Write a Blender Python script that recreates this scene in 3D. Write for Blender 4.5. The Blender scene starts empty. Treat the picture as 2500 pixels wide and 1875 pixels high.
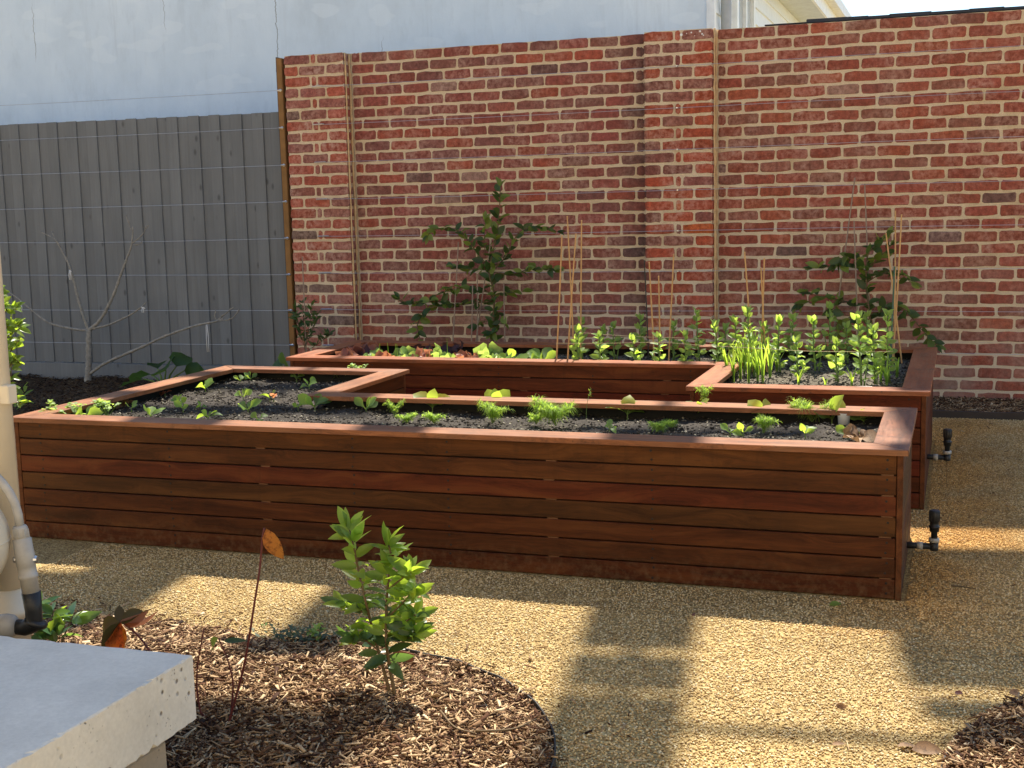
import bpy, math, random
import numpy as np
from mathutils import Vector, Matrix, noise

# ------------------------------------------------------------------ camera
SC = bpy.context.scene
COL = SC.collection
CAM = Vector((4.64456, -9.89948, 1.52531))
CR = Vector((0.946310, 0.322365, -0.024026))
CU = Vector((-0.022095, 0.138652, 0.990095))
CF = Vector((-0.322503, 0.936406, -0.138331))
FPX = 3189.54
cd = bpy.data.cameras.new('camera')
cam = bpy.data.objects.new('camera', cd)
COL.objects.link(cam)
cd.sensor_fit = 'HORIZONTAL'; cd.sensor_width = 36.0
cd.lens = FPX / 2500.0 * 36.0
cd.clip_start = 0.05; cd.clip_end = 2000.0
m = Matrix((CR, CU, -CF)).transposed().to_4x4()
m.translation = CAM
cam.matrix_world = m
SC.camera = cam

# ------------------------------------------------------------------ light
SUNDIR = Vector((-0.085, 0.61, 1.0)).normalized()          # towards the sun
ELEV = math.asin(SUNDIR.z); AZ = math.atan2(SUNDIR.x, SUNDIR.y)
W = bpy.data.worlds.new('World'); SC.world = W; W.use_nodes = True
wn = W.node_tree.nodes; wl = W.node_tree.links
sky = wn.new('ShaderNodeTexSky'); sky.sky_type = 'NISHITA'; sky.sun_disc = False
sky.sun_elevation = ELEV; sky.sun_rotation = AZ
sky.air_density = 1.0; sky.dust_density = 0.0; sky.ozone_density = 1.0
wl.new(sky.outputs[0], wn['Background'].inputs[0])
wn['Background'].inputs[1].default_value = 0.095
sd = bpy.data.lights.new('sun', 'SUN'); sd.energy = 5.0; sd.angle = math.radians(0.53)
sd.color = (1.0, 0.93, 0.80)
sun = bpy.data.objects.new('sun', sd); COL.objects.link(sun)
sun.rotation_euler = (-SUNDIR).to_track_quat('-Z', 'Y').to_euler()
sun.location = SUNDIR * 30
SC.view_settings.view_transform = 'Standard'; SC.view_settings.look = 'None'
SC.view_settings.exposure = 1.25; SC.view_settings.gamma = 1.0
SC.view_settings.use_curve_mapping = False
SC.render.engine = 'CYCLES'
SC.cycles.use_denoising = True
SC.cycles.max_bounces = 8; SC.cycles.diffuse_bounces = 4; SC.cycles.glossy_bounces = 3
SC.cycles.transmission_bounces = 4; SC.cycles.transparent_max_bounces = 8
SC.cycles.sample_clamp_indirect = 6.0

# ------------------------------------------------------------------ helpers
rnd = random.Random(7)
nrs = np.random.RandomState(11)

def ray(u, v):
    return CF + CR * ((u - 1250) / FPX) - CU * ((v - 937.5) / FPX)
def gp(u, v, z=0.0):
    d = ray(u, v); return CAM + d * ((z - CAM.z) / d.z)
def wp(u, v, y=0.0):
    d = ray(u, v); return CAM + d * ((y - CAM.y) / d.y)
def pxof(p):
    d = Vector(p) - CAM; w = d.dot(CF)
    return 1250 + FPX * d.dot(CR) / w, 937.5 - FPX * d.dot(CU) / w, w

WORLD = {}
def _place(o, mat, parent):
    WORLD[o.name] = mat
    if parent is not None:
        o.parent = parent
        o.matrix_parent_inverse = WORLD[parent.name].inverted()
    o.matrix_basis = mat
def tag(o, label=None, cat=None, group=None, kind=None):
    if label: o['label'] = label
    if cat: o['category'] = cat
    if group: o['group'] = group
    if kind: o['kind'] = kind
    return o
def thing(name, loc, label, cat, group=None):
    o = bpy.data.objects.new(name, None); COL.objects.link(o)
    o.empty_display_size = 0.05
    _place(o, Matrix.Translation(Vector(loc)), None)
    return tag(o, label, cat, group)
def put(name, mesh, parent=None, mat4=None, color=None):
    o = bpy.data.objects.new(name, mesh); COL.objects.link(o)
    _place(o, mat4 if mat4 is not None else Matrix.Identity(4), parent)
    if color is not None: o.color = (color[0], color[1], color[2], 1.0)
    return o

class MB:
    def __init__(s): s.v = []; s.f = []
    def add(s, verts, faces):
        b = len(s.v); s.v.extend([tuple(p) for p in verts]); s.f.extend([tuple(i + b for i in f) for f in faces])
    def box(s, x0, y0, z0, x1, y1, z1):
        s.add([(x0,y0,z0),(x1,y0,z0),(x1,y1,z0),(x0,y1,z0),(x0,y0,z1),(x1,y0,z1),(x1,y1,z1),(x0,y1,z1)],
              [(0,3,2,1),(4,5,6,7),(0,1,5,4),(1,2,6,5),(2,3,7,6),(3,0,4,7)])
    def cbox(s, x0, y0, z0, x1, y1, z1, c=0.002):
        xs = (x0, x1); ys = (y0, y1); zs = (z0, z1); idx = {}; vv = []
        sg = (1, -1)
        for i in (0, 1):
            for j in (0, 1):
                for k in (0, 1):
                    for a in range(3):
                        p = [xs[i], ys[j], zs[k]]
                        q = [xs[i] + sg[i]*c, ys[j] + sg[j]*c, zs[k] + sg[k]*c]
                        w = q[:]; w[a] = p[a]
                        idx[(i, j, k, a)] = len(vv); vv.append(w)
        F = []
        def quad(ids):
            F.append(tuple(ids))
        for a in range(3):
            b, d = [t for t in range(3) if t != a]
            for s0 in (0, 1):
                ring = []
                for (p, q) in ((0,0),(1,0),(1,1),(0,1)):
                    e = [0,0,0]; e[a] = s0; e[b] = p; e[d] = q
                    ring.append(idx[(e[0], e[1], e[2], a)])
                if (s0 == 0) ^ (a == 1): ring = ring[::-1]
                quad(ring)
        for a in range(3):              # edges along axis a
            b, d = [t for t in range(3) if t != a]
            for p in (0, 1):
                for q in (0, 1):
                    e0 = [0,0,0]; e0[b] = p; e0[d] = q; e1 = e0[:]; e1[a] = 1
                    r = [idx[(*e0, b)], idx[(*e1, b)], idx[(*e1, d)], idx[(*e0, d)]]
                    quad(r)
        for i in (0, 1):
            for j in (0, 1):
                for k in (0, 1):
                    F.append((idx[(i,j,k,0)], idx[(i,j,k,1)], idx[(i,j,k,2)]))
        s.add(vv, F)
    def tube(s, pts, rad, n=6, cap=True):
        pts = [Vector(p) for p in pts]
        if not hasattr(rad, '__len__'): rad = [rad] * len(pts)
        t0 = (pts[1] - pts[0]).normalized()
        nrm = t0.orthogonal().normalized(); rings = []
        b0 = len(s.v)
        for i, p in enumerate(pts):
            t = (pts[min(i+1, len(pts)-1)] - pts[max(i-1, 0)])
            if t.length < 1e-9: t = t0
            t.normalize()
            nrm = (nrm - t * nrm.dot(t))
            if nrm.length < 1e-6: nrm = t.orthogonal()
            nrm.normalize(); bi = t.cross(nrm)
            for k in range(n):
                a = 2 * math.pi * k / n
                s.v.append(tuple(p + (nrm * math.cos(a) + bi * math.sin(a)) * rad[i]))
        for i in range(len(pts) - 1):
            for k in range(n):
                a = b0 + i*n + k; b = b0 + i*n + (k+1) % n
                s.f.append((a, b, b + n, a + n))
        if cap:
            s.f.append(tuple(b0 + k for k in range(n))[::-1])
            e = b0 + (len(pts)-1) * n
            s.f.append(tuple(e + k for k in range(n)))
    def lathe(s, prof, org, axis=(0,0,1), n=20):
        ax = Vector(axis).normalized(); p = ax.orthogonal().normalized(); q = ax.cross(p); o = Vector(org)
        s.tubeprof([(o + ax * h, r) for r, h in prof], p, q, n)
    def tubeprof(s, cr, p, q, n):
        b0 = len(s.v)
        for c, r in cr:
            for k in range(n):
                a = 2*math.pi*k/n
                s.v.append(tuple(c + (p*math.cos(a) + q*math.sin(a)) * r))
        for i in range(len(cr)-1):
            for k in range(n):
                a = b0+i*n+k; b = b0+i*n+(k+1) % n
                s.f.append((a, b, b+n, a+n))
        s.f.append(tuple(b0+k for k in range(n))[::-1]); e = b0+(len(cr)-1)*n
        s.f.append(tuple(e+k for k in range(n)))
    def mesh(s, name, mat, smooth=False, auto=None):
        me = bpy.data.meshes.new(name); me.from_pydata(s.v, [], s.f)
        if smooth: me.polygons.foreach_set('use_smooth', [True]*len(me.polygons))
        if mat: me.materials.append(mat)
        me.update(); return me
    def build(s, name, mat, parent=None, smooth=False, mat4=None, color=None):
        return put(name, s.mesh(name, mat, smooth), parent, mat4, color)

def np_mesh(name, V, Fq, mat, smooth=False):
    """V (n,3) float, Fq (m,k) int, all faces the same size"""
    me = bpy.data.meshes.new(name)
    k = Fq.shape[1]
    me.vertices.add(len(V)); me.vertices.foreach_set('co', V.astype(np.float32).ravel())
    me.loops.add(Fq.size); me.loops.foreach_set('vertex_index', Fq.astype(np.int32).ravel())
    me.polygons.add(len(Fq)); me.polygons.foreach_set('loop_start', np.arange(0, Fq.size, k, dtype=np.int32))
    me.polygons.foreach_set('loop_total', np.full(len(Fq), k, dtype=np.int32))
    if smooth: me.polygons.foreach_set('use_smooth', np.ones(len(Fq), dtype=bool))
    if mat: me.materials.append(mat)
    me.update(calc_edges=True); me.validate()
    return me

ORD = ['first','second','third','fourth','fifth','sixth','seventh','eighth','ninth','tenth','eleventh','twelfth','thirteenth','fourteenth','fifteenth','sixteenth','seventeenth','eighteenth','nineteenth','twentieth']

# ------------------------------------------------------------------ materials
class NT:
    def __init__(s, name):
        s.m = bpy.data.materials.new(name); s.m.use_nodes = True
        s.t = s.m.node_tree; s.n = s.t.nodes; s.b = s.n['Principled BSDF']; s.out = s.n['Material Output']
    def new(s, t, **kw):
        n = s.n.new(t)
        for k, v in kw.items(): setattr(n, k, v)
        return n
    def link(s, a, b): s.t.links.new(a, b)
    def set(s, node, key, val):
        i = node.inputs[key]
        if hasattr(val, 'is_linked') or isinstance(val, bpy.types.NodeSocket): s.link(val, i)
        else: i.default_value = val
    def math(s, op, a, b=None, clamp=False):
        n = s.new('ShaderNodeMath', operation=op); n.use_clamp = clamp
        s.set(n, 0, a)
        if b is not None: s.set(n, 1, b)
        return n.outputs[0]
    def mix(s, f, a, b, mode='MIX'):
        n = s.new('ShaderNodeMix', data_type='RGBA', blend_type=mode)
        s.set(n, 0, f); s.set(n, 6, a if isinstance(a, bpy.types.NodeSocket) else (*a, 1) if len(a) == 3 else a)
        s.set(n, 7, b if isinstance(b, bpy.types.NodeSocket) else (*b, 1) if len(b) == 3 else b)
        return n.outputs[2]
    def ramp(s, f, stops):
        n = s.new('ShaderNodeValToRGB'); el = n.color_ramp.elements
        while len(el) < len(stops): el.new(0.5)
        for e, (p, c) in zip(el, stops):
            e.position = p; e.color = (*c, 1) if len(c) == 3 else c
        s.link(f, n.inputs[0]); return n.outputs[0]
    def fr(s, f, lo, hi, a=0.0, b=1.0):
        n = s.new('ShaderNodeMapRange'); n.clamp = True
        s.link(f, n.inputs[0]); n.inputs[1].default_value = lo; n.inputs[2].default_value = hi
        n.inputs[3].default_value = a; n.inputs[4].default_value = b; return n.outputs[0]
    def noise(s, vec, scale, detail=4, rough=0.55, dist=0.0):
        n = s.new('ShaderNodeTexNoise'); n.inputs['Scale'].default_value = scale
        n.inputs['Detail'].default_value = detail; n.inputs['Roughness'].default_value = rough
        n.inputs['Distortion'].default_value = dist
        if vec is not None: s.link(vec, n.inputs['Vector'])
        return n.outputs[0]
    def coord(s, which='Object'): return s.new('ShaderNodeTexCoord').outputs[which]
    def pos(s): return s.new('ShaderNodeNewGeometry').outputs['Position']
    def mapping(s, vec, scale=(1,1,1), loc=(0,0,0), rot=(0,0,0)):
        n = s.new('ShaderNodeMapping'); s.link(vec, n.inputs[0])
        n.inputs['Scale'].default_value = scale; n.inputs['Rotation'].default_value = rot
        s.set(n, 'Location', loc); return n.outputs[0]
    def bump(s, h, strength=0.3, dist=0.01):
        n = s.new('ShaderNodeBump'); n.inputs['Strength'].default_value = strength
        n.inputs['Distance'].default_value = dist; s.link(h, n.inputs['Height'])
        s.link(n.outputs[0], s.b.inputs['Normal']); return n
    def rand(s):
        a = s.new('ShaderNodeObjectInfo').outputs['Random']
        b = s.new('ShaderNodeNewGeometry').outputs['Random Per Island']
        return s.math('FRACT', s.math('ADD', s.math('MULTIPLY', a, 7.31), b))
    def base(s, c, rough=0.7, spec=0.3):
        if isinstance(c, bpy.types.NodeSocket): s.link(c, s.b.inputs['Base Color'])
        else: s.b.inputs['Base Color'].default_value = (*c, 1)
        s.set(s.b, 'Roughness', rough); s.b.inputs['Specular IOR Level'].default_value = spec
        return s.m

def simple(name, c, rough=0.6, spec=0.3, var=0.12, scale=12, metal=0.0, bump=0.0):
    t = NT(name); p = t.coord('Object')
    n = t.noise(p, scale, 5)
    k = t.fr(n, 0.25, 0.75, 1 - var, 1 + var)
    col = t.mix(1.0, c, k, 'MULTIPLY')
    t.base(col, rough, spec); t.b.inputs['Metallic'].default_value = metal
    if bump: t.bump(n, bump, 0.004)
    return t.m

def vmath(t, op, a, b):
    n = t.new('ShaderNodeVectorMath', operation=op); t.link(a, n.inputs[0])
    if isinstance(b, bpy.types.NodeSocket): t.link(b, n.inputs[1])
    else: n.inputs[1].default_value = b
    return n.outputs[0]

def mat_wood(name, rough=0.42, gain=1.0, cap=False):
    t = NT(name)
    oi = t.new('ShaderNodeObjectInfo')
    off = t.new('ShaderNodeCombineXYZ')
    t.link(t.math('MULTIPLY', oi.outputs['Random'], 37.0), off.inputs[0])
    t.link(t.math('MULTIPLY', oi.outputs['Random'], 91.0), off.inputs[1])
    t.link(t.math('MULTIPLY', oi.outputs['Random'], 53.0), off.inputs[2])
    p = vmath(t, 'ADD', t.coord('Object'), off.outputs[0])
    warp = t.noise(t.mapping(p, (1.6, 5, 5)), 1.0, 2)
    wv = t.new('ShaderNodeCombineXYZ'); t.link(t.math('MULTIPLY', warp, 0.16), wv.inputs[1]); t.link(t.math('MULTIPLY', warp, 0.22), wv.inputs[2])
    p2 = vmath(t, 'ADD', p, wv.outputs[0])
    big = t.noise(t.mapping(p2, (0.9, 22, 22)), 1.0, 3, 0.5)
    fine = t.noise(t.mapping(p2, (5, 170, 170)), 1.0, 4, 0.6)
    pores = t.noise(t.mapping(p2, (18, 420, 420)), 1.0, 2, 0.5)
    g = t.math('ADD', t.math('MULTIPLY', big, 0.6), t.math('MULTIPLY', fine, 0.4))
    k = t.fr(g, 0.36, 0.64, 0.5*gain, 1.4*gain)
    col = t.mix(1.0, oi.outputs['Color'], k, 'MULTIPLY')
    col = t.mix(t.fr(big, 0.52, 0.7, 0, 0.28 if not cap else 0.2), col, (0.13, 0.055, 0.015) if not cap else (0.26, 0.12, 0.05))
    col = t.mix(t.fr(pores, 0.62, 0.75, 0, 0.45), col, (0.02, 0.009, 0.005))
    if cap:
        w = t.pos(); dirt = t.noise(w, 7.0, 6, 0.75)
        col = t.mix(t.fr(dirt, 0.54, 0.66, 0, 0.6), col, (0.055, 0.024, 0.014))
        spl = t.noise(w, 46, 4, 0.6)
        col = t.mix(t.fr(spl, 0.66, 0.72, 0, 0.7), col, (0.03, 0.018, 0.012))
        dust = t.noise(w, 2.6, 4, 0.6)
        col = t.mix(t.fr(dust, 0.45, 0.7, 0, 0.3), col, (0.30, 0.17, 0.10))
    if not cap:
        wz = t.pos(); sz = t.new('ShaderNodeSeparateXYZ'); t.link(wz, sz.inputs[0])
        spl = t.math('MULTIPLY', t.fr(t.noise(wz, 30, 5, 0.7), 0.45, 0.7, 0, 0.6), t.fr(sz.outputs[2], 0.0, 0.14, 1, 0))
        col = t.mix(spl, col, (0.16, 0.10, 0.05))
        run = t.math('MULTIPLY', t.fr(t.noise(t.mapping(wz, (26, 26, 2.2)), 1.0, 4, 0.6), 0.56, 0.72, 0, 0.45), t.fr(sz.outputs[2], 0.1, 0.56, 0.2, 0.7))
        col = t.mix(run, col, (0.03, 0.012, 0.006))
    t.base(col, t.fr(fine, 0.3, 0.7, rough - 0.06, rough + 0.12), 0.3 if cap else 0.14)
    t.bump(t.math('ADD', fine, t.math('MULTIPLY', pores, -0.6)), 0.18, 0.002)
    return t.m

def mat_brick(name, attr):
    t = NT(name)
    if attr:
        a = t.new('ShaderNodeAttribute'); a.attribute_name = 'tint'; colr = a.outputs['Color']
    else:
        colr = t.new('ShaderNodeObjectInfo').outputs['Color']
    w = t.pos()
    n1 = t.noise(w, 28, 6, 0.65); n2 = t.noise(w, 160, 4, 0.6); n3 = t.noise(t.mapping(w, (1.0, 1, 0.9)), 3.2, 5, 0.7)
    col = t.mix(1.0, colr, t.fr(n1, 0.3, 0.7, 0.60, 1.40), 'MULTIPLY')
    col = t.mix(1.0, col, t.fr(n2, 0.3, 0.7, 0.76, 1.22), 'MULTIPLY')
    lime = t.math('MULTIPLY', t.fr(n3, 0.44, 0.70, 0, 1), t.fr(n1, 0.40, 0.62, 0.0, 0.72))
    col = t.mix(lime, col, (0.52, 0.37, 0.285))
    szb = t.new('ShaderNodeSeparateXYZ'); t.link(w, szb.inputs[0])
    foot = t.math('MULTIPLY', t.fr(szb.outputs[2], 0.1, 1.1, 1, 0), t.fr(t.noise(w, 2.0, 5, 0.7), 0.40, 0.62, 0, 0.55))
    col = t.mix(foot, col, (0.36, 0.26, 0.21))
    smear = t.fr(t.noise(w, 46, 5, 0.75), 0.66, 0.75, 0, 0.6)
    col = t.mix(smear, col, (0.44, 0.33, 0.21))
    pit = t.fr(t.noise(w, 95, 2, 0.5), 0.66, 0.74, 0, 0.7)
    col = t.mix(pit, col, (0.045, 0.025, 0.02))
    pier_shade = t.math('MULTIPLY', t.math('MULTIPLY', t.fr(szb.outputs[0], 2.12, 2.37, 0, 1), t.fr(szb.outputs[0], 2.37, 2.40, 1, 0)), t.fr(t.noise(w, 11, 5, 0.7), 0.3, 0.6, 0.15, 0.75))  # shade left of the second pier, painted into the brick colour
    col = t.mix(pier_shade, col, (0.055, 0.042, 0.038))
    t.base(col, 0.92, 0.15)
    t.bump(t.math('ADD', t.math('MULTIPLY', n1, 0.7), t.math('MULTIPLY', n2, 0.5)), 0.55, 0.006)
    return t.m

def mat_mortar():
    t = NT('mortar'); w = t.pos()
    n1 = t.noise(w, 6, 5, 0.65); n2 = t.noise(w, 220, 4, 0.65); n3 = t.noise(w, 1.1, 3, 0.5)
    col = t.ramp(n1, [(0.25, (0.48, 0.35, 0.20)), (0.5, (0.63, 0.48, 0.30)), (0.75, (0.74, 0.61, 0.43))])
    col = t.mix(t.fr(n3, 0.42, 0.62, 0, 0.7), col, (0.69, 0.545, 0.37))
    col = t.mix(1.0, col, t.fr(n2, 0.3, 0.7, 0.78, 1.18), 'MULTIPLY')
    sx = t.new('ShaderNodeSeparateXYZ'); t.link(w, sx.inputs[0])
    low = t.fr(sx.outputs[2], 0.15, 1.4, 1.0, 0.0)
    col = t.mix(t.math('MULTIPLY', low, 0.45), col, (0.68, 0.58, 0.46))
    t.base(col, 0.95, 0.1)
    t.bump(t.math('ADD', t.math('MULTIPLY', t.noise(w, 60, 5, 0.7), 1.0), t.math('MULTIPLY', n2, 0.4)), 0.7, 0.008)
    return t.m

def mat_gravel(name, stones):
    t = NT(name); w = t.pos()
    if stones:
        r = t.new('ShaderNodeNewGeometry').outputs['Random Per Island']
        col = t.ramp(r, [(0.0, (0.22, 0.13, 0.055)), (0.12, (0.46, 0.305, 0.13)), (0.45, (0.60, 0.42, 0.185)), (0.75, (0.74, 0.56, 0.285)), (0.93, (0.82, 0.70, 0.45)), (1.0, (0.34, 0.22, 0.12))])
    else:
        v = t.new('ShaderNodeTexVoronoi'); v.inputs['Scale'].default_value = 150; t.link(w, v.inputs['Vector'])
        sx = t.new('ShaderNodeSeparateColor'); t.link(v.outputs['Color'], sx.inputs[0])
        col = t.ramp(sx.outputs[0], [(0.0, (0.16, 0.095, 0.035)), (0.4, (0.36, 0.24, 0.09)), (0.8, (0.50, 0.36, 0.15)), (1.0, (0.56, 0.44, 0.22))])
    big = t.noise(w, 1.3, 5, 0.6)
    col = t.mix(1.0, col, t.fr(big, 0.3, 0.7, 0.74, 1.1), 'MULTIPLY')
    scuff = t.noise(w, 4.5, 5, 0.7)
    col = t.mix(t.fr(scuff, 0.60, 0.74, 0, 0.45), col, t.mix(1.0, col, (0.55, 0.45, 0.36), 'MULTIPLY'))
    # orange-brown tint, strongest along the right of the beds
    s = t.new('ShaderNodeSeparateXYZ'); t.link(w, s.inputs[0])
    wob = t.math('MULTIPLY', t.math('SUBTRACT', t.noise(w, 1.6, 4, 0.6), 0.5), 1.3)
    mx = t.fr(t.math('ADD', s.outputs[0], wob), 4.0, 4.5, 0, 1)
    my = t.math('MULTIPLY', t.fr(t.math('ADD', s.outputs[1], wob), -5.6, -4.9, 0, 1), t.fr(s.outputs[1], -0.9, -0.4, 1, 0))
    st = t.math('MULTIPLY', t.math('MULTIPLY', mx, my), t.fr(t.math('ADD', s.outputs[0], wob), 4.62, 5.0, 0.8, 0.22))
    col = t.mix(t.math('MULTIPLY', st, 0.9), col, t.mix(1.0, col, (1.12, 0.78, 0.40), 'MULTIPLY'))
    wet = t.fr(t.noise(w, 3.1, 4, 0.6), 0.64, 0.74, 0, 0.4)
    col = t.mix(t.math('MULTIPLY', wet, st), col, (0.07, 0.035, 0.015))
    t.base(col, 0.85, 0.2)
    if not stones:
        t.bump(v.outputs['Distance'], 0.9, 0.006)
    return t.m

def mat_soil():
    t = NT('potting_soil'); w = t.pos()
    r = t.new('ShaderNodeNewGeometry').outputs['Random Per Island']
    col = t.ramp(r, [(0.0, (0.012, 0.009, 0.007)), (0.3, (0.04, 0.032, 0.025)), (0.55, (0.06, 0.048, 0.036)), (0.82, (0.13, 0.108, 0.078)), (1.0, (0.40, 0.36, 0.27))])
    n = t.noise(w, 90, 4, 0.7)
    col = t.mix(1.0, col, t.fr(n, 0.3, 0.7, 0.6, 1.35), 'MULTIPLY')
    t.base(col, 0.9, 0.25); t.bump(n, 0.8, 0.01)
    return t.m

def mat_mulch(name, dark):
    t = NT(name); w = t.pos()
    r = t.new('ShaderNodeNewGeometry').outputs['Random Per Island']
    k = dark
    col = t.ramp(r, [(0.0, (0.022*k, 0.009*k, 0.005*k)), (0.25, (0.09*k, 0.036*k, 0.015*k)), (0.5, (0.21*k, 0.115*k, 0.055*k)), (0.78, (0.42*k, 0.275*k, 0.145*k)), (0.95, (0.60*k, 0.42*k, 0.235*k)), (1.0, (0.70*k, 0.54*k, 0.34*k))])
    n = t.noise(w, 130, 4, 0.7)
    col = t.mix(1.0, col, t.fr(n, 0.3, 0.7, 0.7, 1.25), 'MULTIPLY')
    t.base(col, 0.85, 0.2); t.bump(n, 0.5, 0.004)
    return t.m

def mat_leaf(name, top, trans, rough=0.42, var=0.25, tfac=0.42, spec=0.4, blot=None):
    t = NT(name); r = t.rand()
    k = t.fr(r, 0, 1, 1 - var, 1 + var)
    n = t.noise(t.coord('Object'), 60, 3)
    col = t.mix(1.0, top, k, 'MULTIPLY')
    col = t.mix(t.fr(n, 0.45, 0.75, 0, 0.3), col, tuple(min(1, c * 1.5 + 0.01) for c in top))
    if blot:
        w_ = t.pos(); bn = t.fr(t.noise(w_, 70, 5, 0.7), 0.48, 0.64, 0, 0.85); col = t.mix(bn, col, blot)
    t.base(col, rough, spec)
    tr = t.new('ShaderNodeBsdfTranslucent')
    tc = t.mix(1.0, trans, k, 'MULTIPLY')
    if blot: tc = t.mix(bn, tc, blot)
    t.link(tc, tr.inputs[0])
    mx = t.new('ShaderNodeMixShader'); mx.inputs[0].default_value = tfac
    t.link(t.b.outputs[0], mx.inputs[1]); t.link(tr.outputs[0], mx.inputs[2])
    t.link(mx.outputs[0], t.out.inputs[0])
    return t.m

def mat_render():
    t = NT('painted_render'); w = t.pos()
    n1 = t.noise(t.mapping(w, (1, 1, 0.6)), 1.7, 6, 0.62); n2 = t.noise(t.mapping(w, (1, 1, 0.35)), 9, 5, 0.65); n3 = t.noise(w, 60, 4, 0.6)
    col = t.ramp(n1, [(0.25, (0.55, 0.64, 0.72)), (0.45, (0.63, 0.735, 0.83)), (0.55, (0.66, 0.765, 0.86)), (0.75, (0.72, 0.82, 0.90))])
    col = t.mix(t.fr(n2, 0.54, 0.72, 0, 0.35), col, (0.51, 0.60, 0.68))
    streak = t.noise(t.mapping(w, (7, 1, 0.5)), 1.0, 5, 0.7)
    col = t.mix(t.fr(streak, 0.55, 0.75, 0, 0.4), col, (0.50, 0.58, 0.65))
    patch = t.noise(t.mapping(w, (1.1, 1, 2.6)), 2.2, 2, 0.4)
    col = t.mix(t.fr(patch, 0.62, 0.65, 0, 0.35), col, (0.75, 0.84, 0.91))
    sx = t.new('ShaderNodeSeparateXYZ'); t.link(w, sx.inputs[0])
    wob = t.math('MULTIPLY', t.math('SUBTRACT', t.noise(t.mapping(w, (0.2, 1, 1)), 3.0, 5, 0.7), 0.5), 0.16)
    xw = t.math('ADD', sx.outputs[0], wob)
    for x0, z0, z1, wd in ((-1.41, 2.2, 6, 0.006), (-0.33, 2.5, 3.05, 0.004), (-4.1, 3.0, 3.6, 0.004), (-2.6, 3.2, 3.9, 0.003)):
        d = t.math('ABSOLUTE', t.math('SUBTRACT', xw, x0))
        ln = t.fr(d, wd * 0.4, wd, 0.75, 0.0)
        zz = t.math('MULTIPLY', t.fr(sx.outputs[2], z0, z0 + 0.1), t.fr(sx.outputs[2], z1 - 0.15, z1, 1, 0))
        col = t.mix(t.math('MULTIPLY', ln, zz), col, (0.16, 0.16, 0.16))
    sc = t.noise(t.mapping(w, (1, 1, 2.0)), 14, 6, 0.8, 0.4)
    col = t.mix(t.fr(sc, 0.70, 0.76, 0, 0.4), col, (0.30, 0.30, 0.30))
    t.base(col, 0.9, 0.2)
    t.bump(t.math('ADD', n2, t.math('MULTIPLY', n3, 0.3)), 0.35, 0.012)
    return t.m

def mat_paling():
    t = NT('painted_paling'); oi = t.new('ShaderNodeObjectInfo')
    w = t.pos(); off = t.new('ShaderNodeCombineXYZ'); t.link(t.math('MULTIPLY', oi.outputs['Random'], 31.0), off.inputs[2])
    p = vmath(t, 'ADD', w, off.outputs[0])
    g = t.noise(t.mapping(p, (70, 70, 1.3)), 1.0, 4, 0.6, 0.3); b = t.noise(t.mapping(p, (6, 6, 2.2)), 1.0, 4, 0.6)
    k = t.math('MULTIPLY', t.fr(g, 0.3, 0.7, 0.92, 1.06), t.fr(b, 0.3, 0.7, 0.90, 1.08))
    k = t.math('MULTIPLY', k, t.fr(oi.outputs['Random'], 0, 1, 0.92, 1.06))
    col = t.mix(1.0, (0.172, 0.180, 0.184), k, 'MULTIPLY')
    knot = t.new('ShaderNodeTexVoronoi'); knot.inputs['Scale'].default_value = 1.0
    t.link(t.mapping(p, (7, 7, 3.6)), knot.inputs['Vector'])
    col = t.mix(t.fr(knot.outputs['Distance'], 0.05, 0.13, 0.6, 0), col, (0.05, 0.05, 0.05))
    t.base(col, 0.75, 0.25); t.bump(t.math('SUBTRACT', g, t.fr(knot.outputs['Distance'], 0.03, 0.12, 0.6, 0)), 0.3, 0.004)
    return t.m

def mat_concrete(name, base):
    t = NT(name); w = t.pos()
    n1 = t.noise(w, 5, 6, 0.65); n2 = t.noise(w, 90, 4, 0.6)
    col = t.mix(1.0, base, t.fr(n1, 0.3, 0.7, 0.86, 1.1), 'MULTIPLY')
    col = t.mix(1.0, col, t.fr(n2, 0.3, 0.7, 0.93, 1.06), 'MULTIPLY')
    v = t.new('ShaderNodeTexVoronoi'); v.inputs['Scale'].default_value = 34; t.link(w, v.inputs['Vector'])
    pit = t.math('MULTIPLY', t.fr(v.outputs['Distance'], 0.12, 0.24, 1, 0), t.fr(t.noise(w, 9, 3), 0.54, 0.62))
    v2 = t.new('ShaderNodeTexVoronoi'); v2.inputs['Scale'].default_value = 90; t.link(w, v2.inputs['Vector'])
    pit = t.math('MAXIMUM', pit, t.math('MULTIPLY', t.fr(v2.outputs['Distance'], 0.12, 0.25, 0.8, 0), t.fr(t.noise(w, 14, 3), 0.55, 0.65)))
    g = t.new('ShaderNodeNewGeometry'); sz = t.new('ShaderNodeSeparateXYZ'); t.link(g.outputs['Normal'], sz.inputs[0])
    pit = t.math('MULTIPLY', pit, t.fr(t.math('ABSOLUTE', sz.outputs[2]), 0.5, 0.8, 1, 0))
    col = t.mix(pit, col, (0.12, 0.10, 0.08))
    t.base(col, 0.75, 0.25)
    t.bump(t.math('SUBTRACT', t.math('MULTIPLY', n2, 0.25), pit), 0.6, 0.006)
    return t.m

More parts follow.
